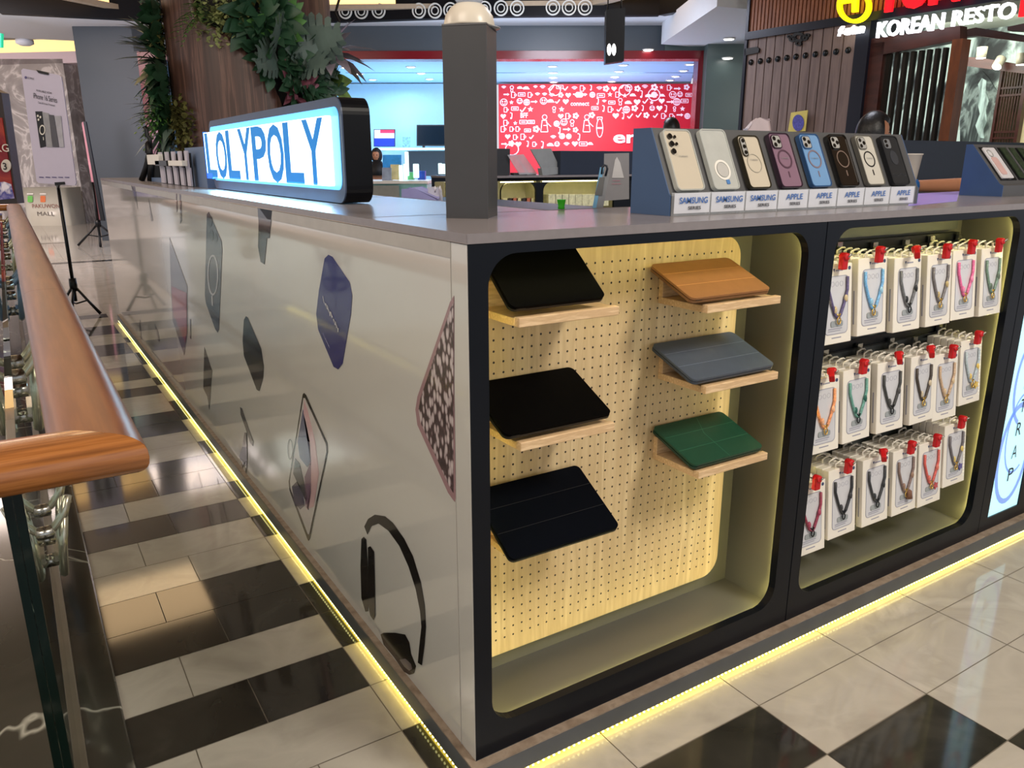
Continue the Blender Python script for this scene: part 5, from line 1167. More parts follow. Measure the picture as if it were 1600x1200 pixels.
for i in range(8):
    x0 = 0.570+0.1077*i; brand = 'SAMSUNG' if i < 3 else 'APPLE'
    t = thing('label_holder', 'white %s SERIES label card under the %s' % (brand, ['clear case on the cream phone', 'milky clear case', 'bronze-edged cream case', 'mauve case', 'sky blue case', 'glossy black-brown case', 'frosted beige case', 'charcoal case'][i]), 'label', (x0+0.053, 0.1385, 1.0), 'label cards under the phone cases')
    MB().box(x0, x0+0.106, 0.1365, 0.1455, 1.0003, 1.0475).build('acrylic_block', M_clear, t)
    MB().box(x0+0.0015, x0+0.1045, 0.138, 0.139, 1.005, 1.0465).build('card', mat('white_paper_card', (206, 206, 214), 0.35, coat=0.4), t)
    text(brand, (x0+0.055, 0.1364, 1.0255), (1, 0, 0), (0, 0, 1), 0.0125, M_blue_t, t, w=0.082 if i < 3 else 0.058, bold=0.02)
    text('SERIES', (x0+0.058, 0.1364, 1.0125), (1, 0, 0), (0, 0, 1), 0.0068, M_txt_k, t, w=0.037, bold=0.02)
# second riser at the right with protector packs
prof2 = [(0.249, 1.0002), (0.249, 1.034), (0.262, 1.040), (0.366, 1.163), (0.386, 1.163), (0.386, 1.0002)]
w2 = wedge(2.10, 3.05, prof2, 'protector_riser', 'navy-sided sloping stand with slots of screen protectors at the right edge', 'display stand', mat('bright_navy_side', (50, 78, 124), 0.4), M_riser)
o2 = V3((2.10, 0.262, 1.040)); D2 = V3((0, 0.104, 0.123)).normalized(); L2 = V3((0, 0.104, 0.123)).length
for i in range(8):
    M = frame(o2+V3((0.02+0.115*i, 0, 0))+V3((1, 0, 0)).cross(D2)*0.0008, (1, 0, 0), D2)
    mb = MB(); mb.T = M; mb.box(0, 0.098, 0.012, L2-0.014, 0, 0.002); mb.build('slot', M_blackp, w2)
    mb = MB(); mb.T = M; mb.box(0.044, 0.056, 0.012, L2-0.014, 0.001, 0.006); mb.build('divider', M_riser, w2)
for i in range(8):
    M = frame(o2+V3((0.02+0.115*i, 0, 0))+V3((1, 0, 0)).cross(D2)*0.004, (1, 0, 0), D2)
    t = thing('protector_pack', ['white and pink lens protector pack in the leftmost slot of the right riser', 'dark green lens protector pack in the right riser', 'dark green lens protector pack in the right riser'][min(i, 2)], 'pack', tuple(M @ V3((0.04, 0, 0))), None if i == 0 else 'dark packs in the right riser')
    if i == 0:
        mb = MB(); mb.T = M; mb.ext([(a, b, 0) for a, b in rr(0.004, 0.078, 0.016, L2-0.02, 0.006, 4)], (0, 0, 0.004)); mb.build('card', mat('pale_pack', (214, 212, 216), 0.25, coat=0.5), t)
        mb = MB(); mb.T = M; mb.ext([(a, b, 0.0042) for a, b in rr(0.014, 0.052, 0.03, L2-0.06, 0.01, 4)], (0, 0, 0.001)); mb.build('print', mat('pink_print', (206, 170, 166), 0.3), t)
        mb = MB(); mb.T = M; mb.ext([(a, b, 0.0045) for a, b in circ(0.026, L2-0.045, 0.015, n=20)], (0, 0, 0.002), [[(a, b, 0.0045) for a, b in circ(0.026, L2-0.045, 0.012, n=20)][::-1]]); mb.build('lens_ring', M_steel, t)
    else:
        for q in (0.004, 0.060):
            mb = MB(); mb.T = M; mb.box(q, q+0.034, 0.016, L2-0.018, 0, 0.003); mb.build('card', mat('dark_green_pack', (42, 56, 40), 0.3, var=0.5, scale=90), t)
# lilac patch painting a reflection on the worktop, cup, small objects
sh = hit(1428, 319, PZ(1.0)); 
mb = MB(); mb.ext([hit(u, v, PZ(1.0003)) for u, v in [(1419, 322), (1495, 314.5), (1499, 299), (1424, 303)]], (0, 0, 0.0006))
tag(mb.build('lilac_reflection', mat('lilac_reflection', (146, 128, 214), 0.4, var=0.02)), 'lilac reflection built as a coloured patch on the worktop between the two risers', 'reflection patch')
def lathe_thing(name, label, cat, c, prof, m, n=20):
    return tag(MB().lathe(prof, c, n).build(name, m), label, cat)
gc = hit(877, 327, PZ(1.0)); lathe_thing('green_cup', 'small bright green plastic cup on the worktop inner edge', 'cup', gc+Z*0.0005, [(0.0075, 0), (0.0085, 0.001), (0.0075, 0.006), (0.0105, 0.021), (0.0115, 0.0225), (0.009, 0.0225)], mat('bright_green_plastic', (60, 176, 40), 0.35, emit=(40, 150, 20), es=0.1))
gb = hit(935, 324, PZ(1.0))
t = thing('phone_strap_holder', 'grey and pale blue strap-topped pen-like gadget standing on the worktop', 'gadget', tuple(gb))
k3 = (gb-CAM).dot(_f)/FPX
PG = PF((gb-CAM).dot(H2))
mb = MB(); mb.ext([hit(u, v, PG) for u, v in [(929, 325), (941, 325), (951, 273), (939, 273)]], H2*0.012); mb.build('body', mat('silver_body', (150, 152, 156), 0.3, 0.3), t, 0.002)
mb = MB(); mb.ext([hit(u, v, shift(PG, -0.001)) for u, v in [(927, 325), (931, 325), (943, 262), (939, 262)]], H2*0.012); mb.build('blue_edge', mat('pale_blue_edge', (120, 176, 216), 0.3), t, 0.001)
mb = MB(); mb.tube([hit(u, v, PG) for u, v in [(940, 272), (941, 262), (944, 258), (948, 259), (949, 264), (946, 275)]], 0.0028, 8); mb.build('loop', mat('dark_loop', (38, 44, 56), 0.4), t)
mb = MB(); mb.ext([hit(u, v, shift(PG, -0.002)) for u, v in [(930, 305), (941, 305), (945, 277), (937, 277)]], H2*0.014); mb.build('grip', mat('grey_grip', (104, 106, 108), 0.6), t)
ac = hit(963, 318, PZ(1.0)); PA = PF((ac-CAM).dot(H2)+0.05)
t = thing('acrylic_holder', 'clear acrylic sign holder with grey card beside the phone case stand', 'sign holder', tuple(V3((*hit(963, 316, PA).xy, 1.0))))
mb = MB(); mb.ext([hit(u, v, PA) for u, v in [(943, 314), (983, 311), (983, 239), (944, 240)]], H2*0.004); mb.build('panel', mat('grey_clear_card', (140, 140, 146), 0.12, coat=0.6, var=0.05), t)
mb = MB(); mb.ext([hit(u, v, shift(PA, -0.001)) for u, v in [(956, 278), (975, 278), (969, 254), (964, 245), (961, 250)]], H2*0.001); mb.build('shine_print', mat('pale_triangle_print', (196, 196, 200), 0.2), t)
text('WE ARE HIRING', hit(963, 283, shift(PA, -0.002)), R2, Z, 0.0025, mat('pink_print_dark', (180, 70, 110), 0.5), t, w=0.022)
text('ASK OUR STAFF', hit(963, 288, shift(PA, -0.002)), R2, Z, 0.0025, mat('pink_print_dark', (180, 70, 110), 0.5), t, w=0.026)
# ---- lit name sign
SX0, SX1, SY0, SY1, SZ0, SZ1 = 0.163, 0.238, 0.945, 2.50, 1.003, 1.262
sb = thing('light_box_sign', 'lit blue and white LOLYPOLY light box with black rounded case on the white counter', 'sign', ((SX0+SX1)/2, (SY0+SY1)/2, 1.0))
sh2 = rr(SY0, SY1, SZ0, SZ1+0.012, 0.045, 8)
inn = rr(SY0+0.018, SY1-0.018, SZ0+0.034, SZ1-0.012, 0.03, 8)
MB().ext(yz(sh2, SX0), (SX1-SX0, 0, 0)).build('case', mat('black_case', (6, 8, 14), 0.35, spec=0.2), sb, 0.002)
MB().ext(yz(sh2, SX0-0.004), (0.004, 0, 0), [yz(inn, SX0-0.004)[::-1]]).build('front_frame', mat('slate_blue_frame', (56, 70, 96), 0.4), sb)
MB().ext(yz(inn, SX0-0.0055), (0.0014, 0, 0)).build('blue_panel', mat('lit_blue_panel', (96, 178, 240), 0.3, emit=(84, 176, 244), es=0.75, var=0.12, scale=7), sb)
plate = rr(SY0+0.062, SY1+0.03, SZ0+0.044, SZ1-0.034, 0.004, 2)
MB().ext(yz(plate, SX0-0.022), (0.012, 0, 0)).build('white_letter_panel', mat('white_letter_glow', (255, 255, 255), 0.4, emit=(228, 252, 255), es=1.7, var=0), sb)
MB().ext(yz(rr(SY1-0.075, SY1+0.034, SZ0+0.040, SZ0+0.062, 0.002, 2), SX0-0.024), (0.016, 0, 0)).box(SX0-0.024, SX0-0.008, SY1+0.028, SY1+0.034, SZ0+0.04, SZ1-0.03).build('blue_letter_edge', mat('deep_blue_glow', (20, 110, 220), 0.4, emit=(10, 100, 220), es=0.7), sb)
pitch = (SY1-SY0-0.075)/8
for i, ch in enumerate('LOLYPOLY'):
    text(ch, (SX0-0.0225, SY1+0.012-pitch*(i+0.5), SZ0+0.050), (0, -1, 0), (0, 0, 1), 0.172, mat('sign_letter_blue', (0, 84, 160), 0.5, emit=(0, 146, 222), es=0.42), sb, w=pitch*0.97, ext=0.001, bold=0.022, name='letter')
sl = bpy.data.lights.new('sign_glow', 'AREA'); sl.energy = 5; sl.color = (0.35, 0.75, 1); sl.shape = 'RECTANGLE'; sl.size = 0.05; sl.size_y = 1.4
so_ = bpy.data.objects.new('sign_glow', sl); COL.objects.link(so_); so_.location = (SX0-0.03, (SY0+SY1)/2, 1.06); so_.rotation_euler = (0, math.radians(50), 0)
# ---- riser left of the sign, rack of straps, tripod gimbal
rs_ = thing('blue_riser', 'grey-blue riser behind the left end of the lit sign', 'display stand', (0.14, 3.3, 1.0))
zz1 = 1.175
MB().ext(yz([(2.62, 1.0003), (4.30, 1.0003), (4.30, 1.02), (3.05, 1.03), (3.05, zz1), (2.62, zz1)], 0.155), (0.2, 0, 0)).build('body', mat('grey_blue_riser', (86, 106, 138), 0.5, var=0.03), rs_)
for i in range(5):
    u = 250+10.3*i; a = hit(u, 226+0.5*(4-i), PX(0.13)); b = hit(u+6, 285+0.8*i, PX(0.13))
    t = thing('watch_band_box', 'slim white boxed band, %s of five hanging by the grey-blue riser' % ['leftmost', 'second', 'middle', 'fourth', 'rightmost'][i], 'box', (0.13, (a.y+b.y)/2, 1.0))
    wy = abs(hit(u, 250, PX(0.13)).y-hit(u+5.5, 250, PX(0.13)).y)
    y0 = hit(u+4, 255, PX(0.13)).y
    MB().box(0.122, 0.13, y0-wy/2, y0+wy/2, 1.004, 1.085).box(0.119, 0.127, y0-wy*0.4, y0+wy*0.4, 1.085, 1.16).build('band', mat('pale_lilac_band', (176, 170, 182), 0.4), t)
    MB().box(0.130, 0.136, y0-wy/2, y0+wy/2, 1.0003, 1.15).build('backing', M_blackp, t)
for lb, u0, u1, v0, v1, m_ in (('white box across the left of the slim bands', 235, 255, 242, 257, M_whitep), ('black box across the middle of the slim bands', 248, 267, 251, 259, M_blackp), ('white box across the right of the slim bands', 269, 292, 251, 259, M_whitep)):
    ya = hit(u0, v0, PX(0.115)).y; yb_ = hit(u1, v1, PX(0.115)).y; za = hit(u0, v0, PX(0.115)).z; zb_ = hit(u0, v1, PX(0.115)).z
    tag(MB().box(0.095, 0.118, min(ya, yb_), max(ya, yb_), min(za, zb_), max(za, zb_)).build('small_box', m_, None, 0.001), lb, 'box')
PGm = PX(0.06); gm = hit(232, 283, PZ(1.0))
PGm = PF((gm-CAM).dot(H2))
t = thing('phone_gimbal', 'black folding phone gimbal standing at the far end of the worktop', 'gimbal', tuple(gm))
def tub(pts, r, nm): MB().tube([hit(u, v, PGm) for u, v in pts], r, 7).build(nm, M_blackm, t)
tub([(221, 282), (229, 260), (234, 240), (232, 222)], 0.018, 'leg'); tub([(235, 283), (236, 262), (235, 240)], 0.02, 'leg'); tub([(232, 240), (229, 238), (229, 224), (234, 220)], 0.010, 'arm')
tub([(235, 232), (234, 216), (229, 212), (229, 203), (226, 198)], 0.013, 'arm')
MB().ext([hit(u, v, shift(PGm, 0.0)) for u, v in [(237, 258), (250, 260), (252, 279), (236, 279)]], H2*0.06).build('grip_base', M_blackm, t)
# ---- grey post with white dome
ct = V3((0.209, 0.352, 1.0)); 
A_, B_, C_ = V3((0.145, 0.347, 0)), V3((0.207, 0.284, 0)), V3((0.273, 0.357, 0)); D_ = A_+C_-B_
t = thing('grey_post', 'dark grey square post standing on the worktop near the kiosk corner', 'post', tuple(ct))
zpt = hit(763, 38, (B_, V3((0, 1, 0)))).z
MB().ext([V3((p.x, p.y, 1.0002)) for p in (A_, B_, C_, D_)], (0, 0, zpt-1.0)).build('shaft', mat('charcoal_post', (62, 62, 64), 0.35, var=0.03), t, 0.0008, 1)
MB().ext([V3((p.x, p.y, zpt+0.0003)) for p in (A_, B_, C_, D_)], (0, 0, 0.003)).build('cap', mat('post_cap', (90, 90, 92), 0.4), t)
dm = thing('dome_camera', 'cream dome fitting with pale ball above, on top of the grey post', 'dome', (ct.x, ct.y, zpt+0.0035))
zc = zpt+0.0035; dc = hit(733, 30, PF((ct-CAM).dot(H2)))
dcx = V3((dc.x, dc.y, 0))
MB().lathe([(0.0, 0), (0.050, 0.0), (0.050, 0.003), (0.046, 0.020), (0.036, 0.034), (0.026, 0.041), (0.0, 0.043)], dcx+Z*zc, 32).build('dome', mat('cream_dome', (206, 198, 184), 0.3, var=0.01), dm)
MB().ell(dcx+Z*(zc+0.066), 0.0325, 24, 14).build('ball', mat('pale_blue_ball', (176, 186, 204), 0.3, var=0.02), dm)
MB().lathe([(0.0, 0), (0.045, 0.0), (0.046, 0.0015), (0.0, 0.002)], V3((ct.x+0.02, ct.y+0.005, zc-0.0005)), 28).build('saucer', mat('grey_saucer', (170, 172, 176), 0.25), dm)
# ---- hanging box with glowing mark
PH = PF(5.6); hb_ = hit(962, 98, PH)
t = thing('hanging_sign', 'black hanging box sign with a small white glowing double mark', 'sign', tuple(hb_))
m = MB(); m.ext([hit(u, v, PH) for u, v in [(946, 99), (975, 95), (977, 12), (947.5, 15)]], H2*0.10); m.build('box', mat('black_hanging_box', (7, 9, 15), 0.4, spec=0.2), t)
m = MB(); pz_ = shift(PH, -0.004)
for du in (-4, 4.2): m.ext([hit(955.5+du*0.9+x, 77.5+y, pz_) for x, y in [(3.4*(0.72+0.28*abs(math.cos(a*1.0)))*math.cos(a), 9.5*math.sin(a)) for a in [2*PI*i/20 for i in range(20)]]], H2*0.003)
m.build('glowing_mark', mat('white_mark_glow', (255, 255, 255), 0.4, emit=(255, 255, 250), es=1.5), t)
m = MB()
for u in (951, 972): m.tube([hit(u, 14, PH)+H2*0.05, V3((*(hit(u, 14, PH)+H2*0.05).xy, 3.12))], 0.005, 6)
m.build('rod', M_chrome, t)
# ================================================================== FAR SIDE OF THE KIOSK
def far_counter(name, label, x0, x1, y0, d, ztop, holes, objs=True):
    t = thing(name, label, 'counter', ((x0+x1)/2, y0, FL))
    mb = MB(); mb.ext(xz([(x0, FL+0.05), (x1, FL+0.05), (x1, ztop-0.015), (x0, ztop-0.015)], y0), (0, 0.02, 0), [xz(h, y0)[::-1] for h in holes]); mb.build('front', M_black, t)
    MB().box(x0, x1, y0+0.19, y0+d, FL, ztop-0.015).build('carcass', M_navy_d, t)
    MB().box(x0-0.005, x1+0.005, y0-0.004, y0+d, ztop-0.0148, ztop).build('counter_top', M_ctop, t)
    for h in holes:
        xs = [p[0] for p in h]; zs = [p[1] for p in h]
        mb = MB(); a, b, c, e = min(xs)-0.01, max(xs)+0.01, min(zs)-0.01, max(zs)+0.01
        mb.box(a, b, y0+0.16, y0+0.165, c, e).box(a-0.004, a, y0+0.02, y0+0.16, c, e).box(b, b+0.004, y0+0.02, y0+0.16, c, e).box(a, b, y0+0.02, y0+0.16, e, e+0.004).box(a, b, y0+0.02, y0+0.16, c-0.004, c)
        mb.build('niche_lining', mat('pale_yellow_lining', (180, 176, 140), 0.5), t)
        mb = MB(); mb.box(a+0.02, b-0.02, y0+0.022, y0+0.028, e-0.006, e); mb.build('led_strip', mat('soft_niche_led', (255, 250, 200), 0.5, emit=(255, 240, 170), es=9, var=0), t)
    return t
yF = 3.70
hx = lambda u: hit(u, 295, PY(yF)).x
hz_ = lambda u, v: hit(u, v, PY(yF)).z
za = hz_(810, 286); 
far = far_counter('back_counter', 'dark counter with two lit yellow niches across the kiosk', hit(674, 276, PY(4.15)).x, 5.0, yF, 0.45, hz_(800, 274.5),
    [rr(hx(783), hx(838), 0.12, za, 0.06, 6), rr(hx(849), hx(960), 0.12, za, 0.06, 6), rr(hx(699), hx(750), 0.12, za, 0.06, 6)])
# little boxes and straps inside the far niches
for i in range(7):
    u = 789+7.2*i; x = hx(u)
    tag(MB().box(x, x+0.05, yF+0.03, yF+0.06, hz_(u, 322), hz_(u, 310)).build('small_pack', mat('mini_pack_%d' % (i % 3), [(220, 210, 150), (60, 50, 46), (190, 110, 80)][i % 3], 0.5)), 'tiny pack in the left lit niche across the kiosk', 'pack', 'tiny packs in the left far niche')
for i in range(9):
    u = 861+10.5*i; x = hx(u)
    tag(MB().box(x, x+0.065, yF+0.03, yF+0.10, hz_(u, 322), hz_(u, 304)).build('small_pack', mat('pale_pack_yellow', (222, 220, 180), 0.5, var=0.2, scale=40)), 'pale pack in the right lit niche across the kiosk', 'pack', 'pale packs in the right far niche')
# risers on the far counter
zt5 = hz_(800, 274.5)
def fbox(name, lb, cat, u0, u1, v0, y, d, m, zbot=zt5):
    a = hit(u0, v0, PY(y)); b = hit(u1, v0, PY(y)); zt_ = (a.z+b.z)/2
    return tag(MB().box(a.x, b.x, y, y+d, zbot+0.0005, zt_).build(name, m, None, 0.002), lb, cat)
fbox('navy_riser', 'navy riser back on the far counter, left of the phone case stand', 'display stand', 876, 1003, 236, yF+0.02, 0.22, M_navy_d)
fbox('dark_riser', 'dark grey riser just right of the grey post on the far counter', 'display stand', 740, 797, 232, yF+0.1, 0.2, mat('dark_grey_riser', (48, 50, 54), 0.5))
fbox('navy_riser', 'long dark navy riser behind the paper cup and the arm', 'display stand', 1385, 1612, 221, 2.75, 0.2, mat('dark_navy_riser', (36, 44, 62), 0.45, var=0.08), 0.95)
rk = thing('side_cabinet', 'dark cabinet carrying the long navy riser at the right', 'cabinet', (4.0, 2.9, FL))
MB().box(hit(1380, 300, PY(2.70)).x, hit(1610, 300, PY(2.70)).x, 2.70, 3.0, FL, 0.95).build('carcass', M_navy_d, rk)
t = thing('acrylic_rack', 'clear tilted acrylic phone rack on the far counter', 'rack', (*hit(812, 274, PY(yF+0.1)).xy, zt5))
for k in range(2):
    m = MB(); m.ext([hit(u+12*k, v, PY(yF+0.08+0.03*k)) for u, v in [(793, 242), (806, 241), (828, 272), (812, 273)]], (0, 0.006, 0)); m.build('panel', mat('tinted_acrylic', (190, 190, 196), 0.1, alpha=0.5, coat=0.5), t)
m = MB(); m.ext([hit(u, v, PY(yF+0.12)) for u, v in [(803, 270), (836, 270), (838, 274), (803, 274)]], (0, 0.05, 0)); m.build('foot', M_riser, t)
t = thing('grey_easel', 'light grey tilted easel on the far counter, left of the navy riser', 'easel', (*hit(855, 274, PY(yF+0.1)).xy, zt5))
m = MB(); m.ext([hit(u, v, PY(yF+0.06)) for u, v in [(829, 233), (861, 232), (874, 261), (846, 263)]], (0, 0.01, 0)); m.build('panel', mat('light_grey_acrylic', (142, 146, 148), 0.3), t)
m = MB(); m.ext([hit(u, v, PY(yF+0.05)) for u, v in [(846, 263), (874, 261), (874, 272), (848, 274)]], (0, 0.05, 0)); m.build('base', mat('light_grey_acrylic', (142, 146, 148), 0.3), t)
# lilac box and plastic bag beyond the worktop
PL = PF(3.1)
m = MB(); m.ext([hit(u, v, PL) for u, v in [(629, 318), (629, 297), (648, 296), (682, 310), (682, 322)]], H2*0.25)
tag(m.build('lilac_carton', mat('lilac_carton', (150, 150, 206), 0.5, var=0.05), None, 0.004), 'lilac carton with sloping flap behind the worktop left of the grey post', 'carton')
m = MB(); m.smooth = True
m.ext([hit(u, v, shift(PL, 0.1)) for u, v in [(668, 306), (671, 296), (676, 294), (680, 298), (684, 294), (687, 299), (687, 318), (668, 318)]], H2*0.1)
tag(m.build('plastic_bag', mat('white_plastic_bag', (210, 210, 222), 0.3, alpha=0.8), None, 0.006), 'crumpled white plastic bag left of the grey post', 'bag')
rk2 = thing('low_shelf', 'low navy staff shelf inside the kiosk under the lilac carton', 'shelf', (0.9, 1.8, FL))
MB().box(0.55, 1.3, 0.9, 2.4, FL, min(hit(629, 318, PL).z, hit(682, 322, PL).z, hit(668, 318, shift(PL, 0.1)).z)-0.001).build('body', M_navy_d, rk2)
c = hit(1416, 290, PF(2.55)); kc = (c-CAM).dot(_f)/FPX
zcup = hit(1418, 287, PF(3.2)).z
lathe_thing('paper_cup', 'white paper cup with small print behind the charcoal phone case', 'cup', V3((hit(1419, 270, PF(3.2)).x, hit(1419, 270, PF(3.2)).y, zcup)), [(0.030, 0), (0.031, 0.002), (0.043, 0.108), (0.046, 0.110), (0.046, 0.114), (0.040, 0.112), (0.030, 0.01)], mat('white_paper_cup', (214, 206, 198), 0.45, var=0.02))
m = MB(); m.ext([hit(u, v, PF(3.6)) for u, v in [(1168, 203), (1180, 189), (1188, 186), (1202, 188), (1204, 203), (1204, 250), (1168, 250)]], H2*0.06)
tag(m.build('plastic_bag', mat('pinkish_plastic', (206, 190, 194), 0.35), None, 0.01), 'crumpled pinkish white bag peeking above the phone case stand', 'bag')
tc_ = hit(1186, 250, PF(3.63)); tcab = thing('staff_cabinet', 'plain staff cabinet behind the phone case stand carrying the pinkish bag', 'cabinet', (tc_.x, tc_.y, FL))
MB().box(tc_.x-0.2, tc_.x+0.2, tc_.y-0.15, tc_.y+0.15, FL, hit(1186, 250, PF(3.69)).z-0.001).build('carcass', M_navy_d, tcab)
# ================================================================== GLASS BALUSTRADE
M_rail = ramp_mat('varnished_teak', [(0.3, (96, 52, 28)), (0.5, (112, 64, 36)), (0.62, (124, 74, 42)), (0.8, (102, 58, 32))], 0.34, scale=7, stretch=(10, 0.5, 10), detail=6, coat=0.0)
M_rail2 = ramp_mat('varnished_teak_cross', [(0.3, (112, 66, 30)), (0.5, (144, 88, 42)), (0.62, (160, 102, 52)), (0.8, (120, 70, 32))], 0.25, scale=9, stretch=(0.8, 14, 14), detail=6, coat=0.5)
M_glass = mat('balustrade_glass', (222, 240, 232), 0.0, trans=1.0, ior=1.5, var=0.0)
M_glass_edge = mat('dark_green_glass_edge', (4, 22, 18), 0.08, var=0.1, coat=0.5)
bal = thing('glass_balustrade', 'glass balustrade with varnished teak handrail and steel spider brackets', 'railing', (-0.6, 1.0, FL))
def sect():
    pts = []
    for i in range(28):
        a = 2*PI*i/28; c, s = math.cos(a), math.sin(a)
        pts.append((0.050*math.copysign(abs(c)**0.62, c), 0.776+0.026*math.copysign(abs(s)**0.75, s)))
    return pts
def rail(segs, name, m):
    mb = MB(); mb.smooth = True; S = sect(); n = len(S); vs = []
    for P, off in segs:
        for o, z in S: vs.append(V3((P[0]+off[0]*o, P[1]+off[1]*o, z)))
    fs = [[i*n+j, i*n+(j+1) % n, (i+1)*n+(j+1) % n, (i+1)*n+j] for i in range(len(segs)-1) for j in range(n)]
    mb.add(vs, fs); mb.smooth = False
    mb.add(vs[:n], [list(range(n))[::-1]]); mb.add(vs[-n:], [list(range(n))])
    return mb.build(name, m, bal)
rail([((-0.5575, -0.084), (1, -1)), ((-0.5575, 1.1), (1, 0)), ((-0.5575, 1.1995), (1, 0))], 'handrail', M_rail)
rail([((-0.5575, 1.2005), (1, 0)), ((-0.5575, 3.6), (1, 0)), ((-0.5575, 5.5), (1, 0))], 'handrail', M_rail)
rail([((-0.5575, 5.502), (1, 0)), ((-0.5575, 5.8), (1, 0)), ((-0.5575, 6.2), (1, 1))], 'handrail', M_rail)
rail([((-0.5577, 6.2002), (1, 1)), ((-1.2, 6.2), (0, 1)), ((-2.2, 6.2), (0, 1))], 'handrail', M_rail2)
rail([((-2.4, -0.084), (0, -1)), ((-1.0, -0.084), (0, -1)), ((-0.5577, -0.0842), (1, -1))], 'handrail', M_rail2)
ys = [-0.078, 0.915, 2.44, 3.96, 5.48, 6.15]
for a, b in zip(ys, ys[1:]):
    MB().box(-0.656, -0.644, a+0.012, b-0.012, FL+0.02, 0.735).build('glass_panel', M_glass, bal)
MB().box(-0.6612, -0.6515, ys[0]-0.003, ys[0]+0.0115, FL+0.02, 0.74).box(-0.6507, -0.641, ys[0]-0.003, ys[0]+0.0115, FL+0.02, 0.74).build('glass_edge', M_glass_edge, bal)
MB().box(-2.3, -0.72, -0.09, -0.078, FL+0.02, 0.735).build('glass_panel', M_glass, bal)
MB().box(-0.7215, -0.7185, -0.092, -0.076, FL+0.02, 0.735).build('glass_edge', mat('pale_glass_edge', (190, 204, 196), 0.2), bal)
MB().box(-0.655, -0.632, -0.07, 6.2, FL+0.0125, FL+0.035).build('base_channel', mat('dull_channel', (118, 112, 102), 0.35, 0.6), bal, 0.002)
M_sp = mat('satin_spider_steel', (190, 186, 168), 0.25, 0.8, var=0.08)
M_spb = mat('blue_grey_steel', (96, 116, 140), 0.3, 0.5)
def bracket(y, z=0.0, m=M_sp, first=None):
    """two curved arms from the glass clamp up to the rail, a forked plate below"""
    mb = MB()
    for dy in (-0.075, 0.075):
        mb.tube([(-0.643, y+dy, z+0.665), (-0.625, y+dy, z+0.675), (-0.600, y+dy, z+0.705), (-0.585, y+dy, z+0.752)], [0.009, 0.010, 0.011, 0.010], 8)
    mb.tube([(-0.600, y-0.075, z+0.700), (-0.612, y-0.072, z+0.62), (-0.618, y-0.060, z+0.545), (-0.620, y, z+0.53), (-0.618, y+0.060, z+0.545), (-0.612, y+0.072, z+0.62), (-0.600, y+0.075, z+0.700)], 0.010, 8)
    mb.box(-0.634, -0.616, y-0.05, y+0.05, z+0.575, z+0.590)
    b = mb.build('spider_bracket_and_reflection', m, bal)
    mirror_copy = MB(); mirror_copy.smooth = True; mirror_copy.add([V3((-1.30-p.x, p.y, p.z)) for p in mb.v], [f[::-1] for f in mb.f]); mirror_copy.build('spider_bracket_and_reflection', m, bal)  # outer copy modelled in place of the bracket's reflection in the glass
    mc = MB(); rx = frame((0, 0, 0), (0, 1, 0), (0, 0, 1)).to_3x3()
    for dy in (-0.075, 0.0, 0.075):
        for zz in ((0.668,) if dy else (0.56, 0.62)):
            mc = MB(); mc.lathe([(0.015, -0.012), (0.017, -0.008), (0.017, 0.022), (0.012, 0.026)], (-0.650, y+dy, z+zz), 12, rx)
            mc.build('clamp', M_chrome, b)
for i, y in enumerate(ys[1:]): bracket(y, 0.0, M_sp if i % 2 == 0 else M_spb)
bracket(1.04, -0.42)
# ================================================================== PEOPLE
M_skin = mat('warm_skin', (176, 122, 92), 0.5, var=0.05, scale=12); M_hair = mat('black_hair', (12, 11, 13), 0.4, var=0.3, scale=60, bump=0.2)
def skin_mesh(verts, edges, radii, sub=2):
    me = bpy.data.meshes.new('sk'); me.from_pydata([tuple(v) for v in verts], edges, []); o = bpy.data.objects.new('sk', me); COL.objects.link(o)
    md = o.modifiers.new('skin', 'SKIN'); md.use_smooth_shade = True
    for i, r in enumerate(radii):
        sv_ = me.skin_vertices[0].data[i]; sv_.radius = (r, r) if not isinstance(r, tuple) else r; sv_.use_root = (i == 0)
    sb_ = o.modifiers.new('sub', 'SUBSURF'); sb_.levels = sub; sb_.render_levels = sub
    bpy.context.view_layer.update()
    ev = o.evaluated_get(bpy.context.evaluated_depsgraph_get()); m2 = bpy.data.meshes.new_from_object(ev)
    vs = [v.co.copy() for v in m2.vertices]; fs = [list(p.vertices) for p in m2.polygons]
    bpy.data.objects.remove(o); bpy.data.meshes.remove(m2)
    return vs, fs
def head_fn(d, p):
    # d: unit direction, face looks along +y
    x, y, z = p
    if z < 0: x *= 1-0.28*min(1, -z/0.11); y *= 1-0.10*min(1, -z/0.11)
    if y > 0.03:
        nose = math.exp(-(d.x/0.13)**2)*math.exp(-((d.z+0.12)/0.16)**2); y += 0.020*nose
        for s in (-1, 1):
            e = math.exp(-((d.x-s*0.36)/0.14)**2-((d.z-0.06)/0.10)**2); y -= 0.008*e
        y += 0.006*math.exp(-(d.x/0.22)**2-((d.z+0.42)/0.05)**2)+0.005*math.exp(-(d.x/0.22)**2-((d.z+0.52)/0.05)**2)-0.004*math.exp(-(d.x/0.25)**2-((d.z+0.47)/0.03)**2)
        y += 0.010*math.exp(-(d.x/0.25)**2-((d.z+0.85)/0.12)**2)
    return V3((x, y, z))
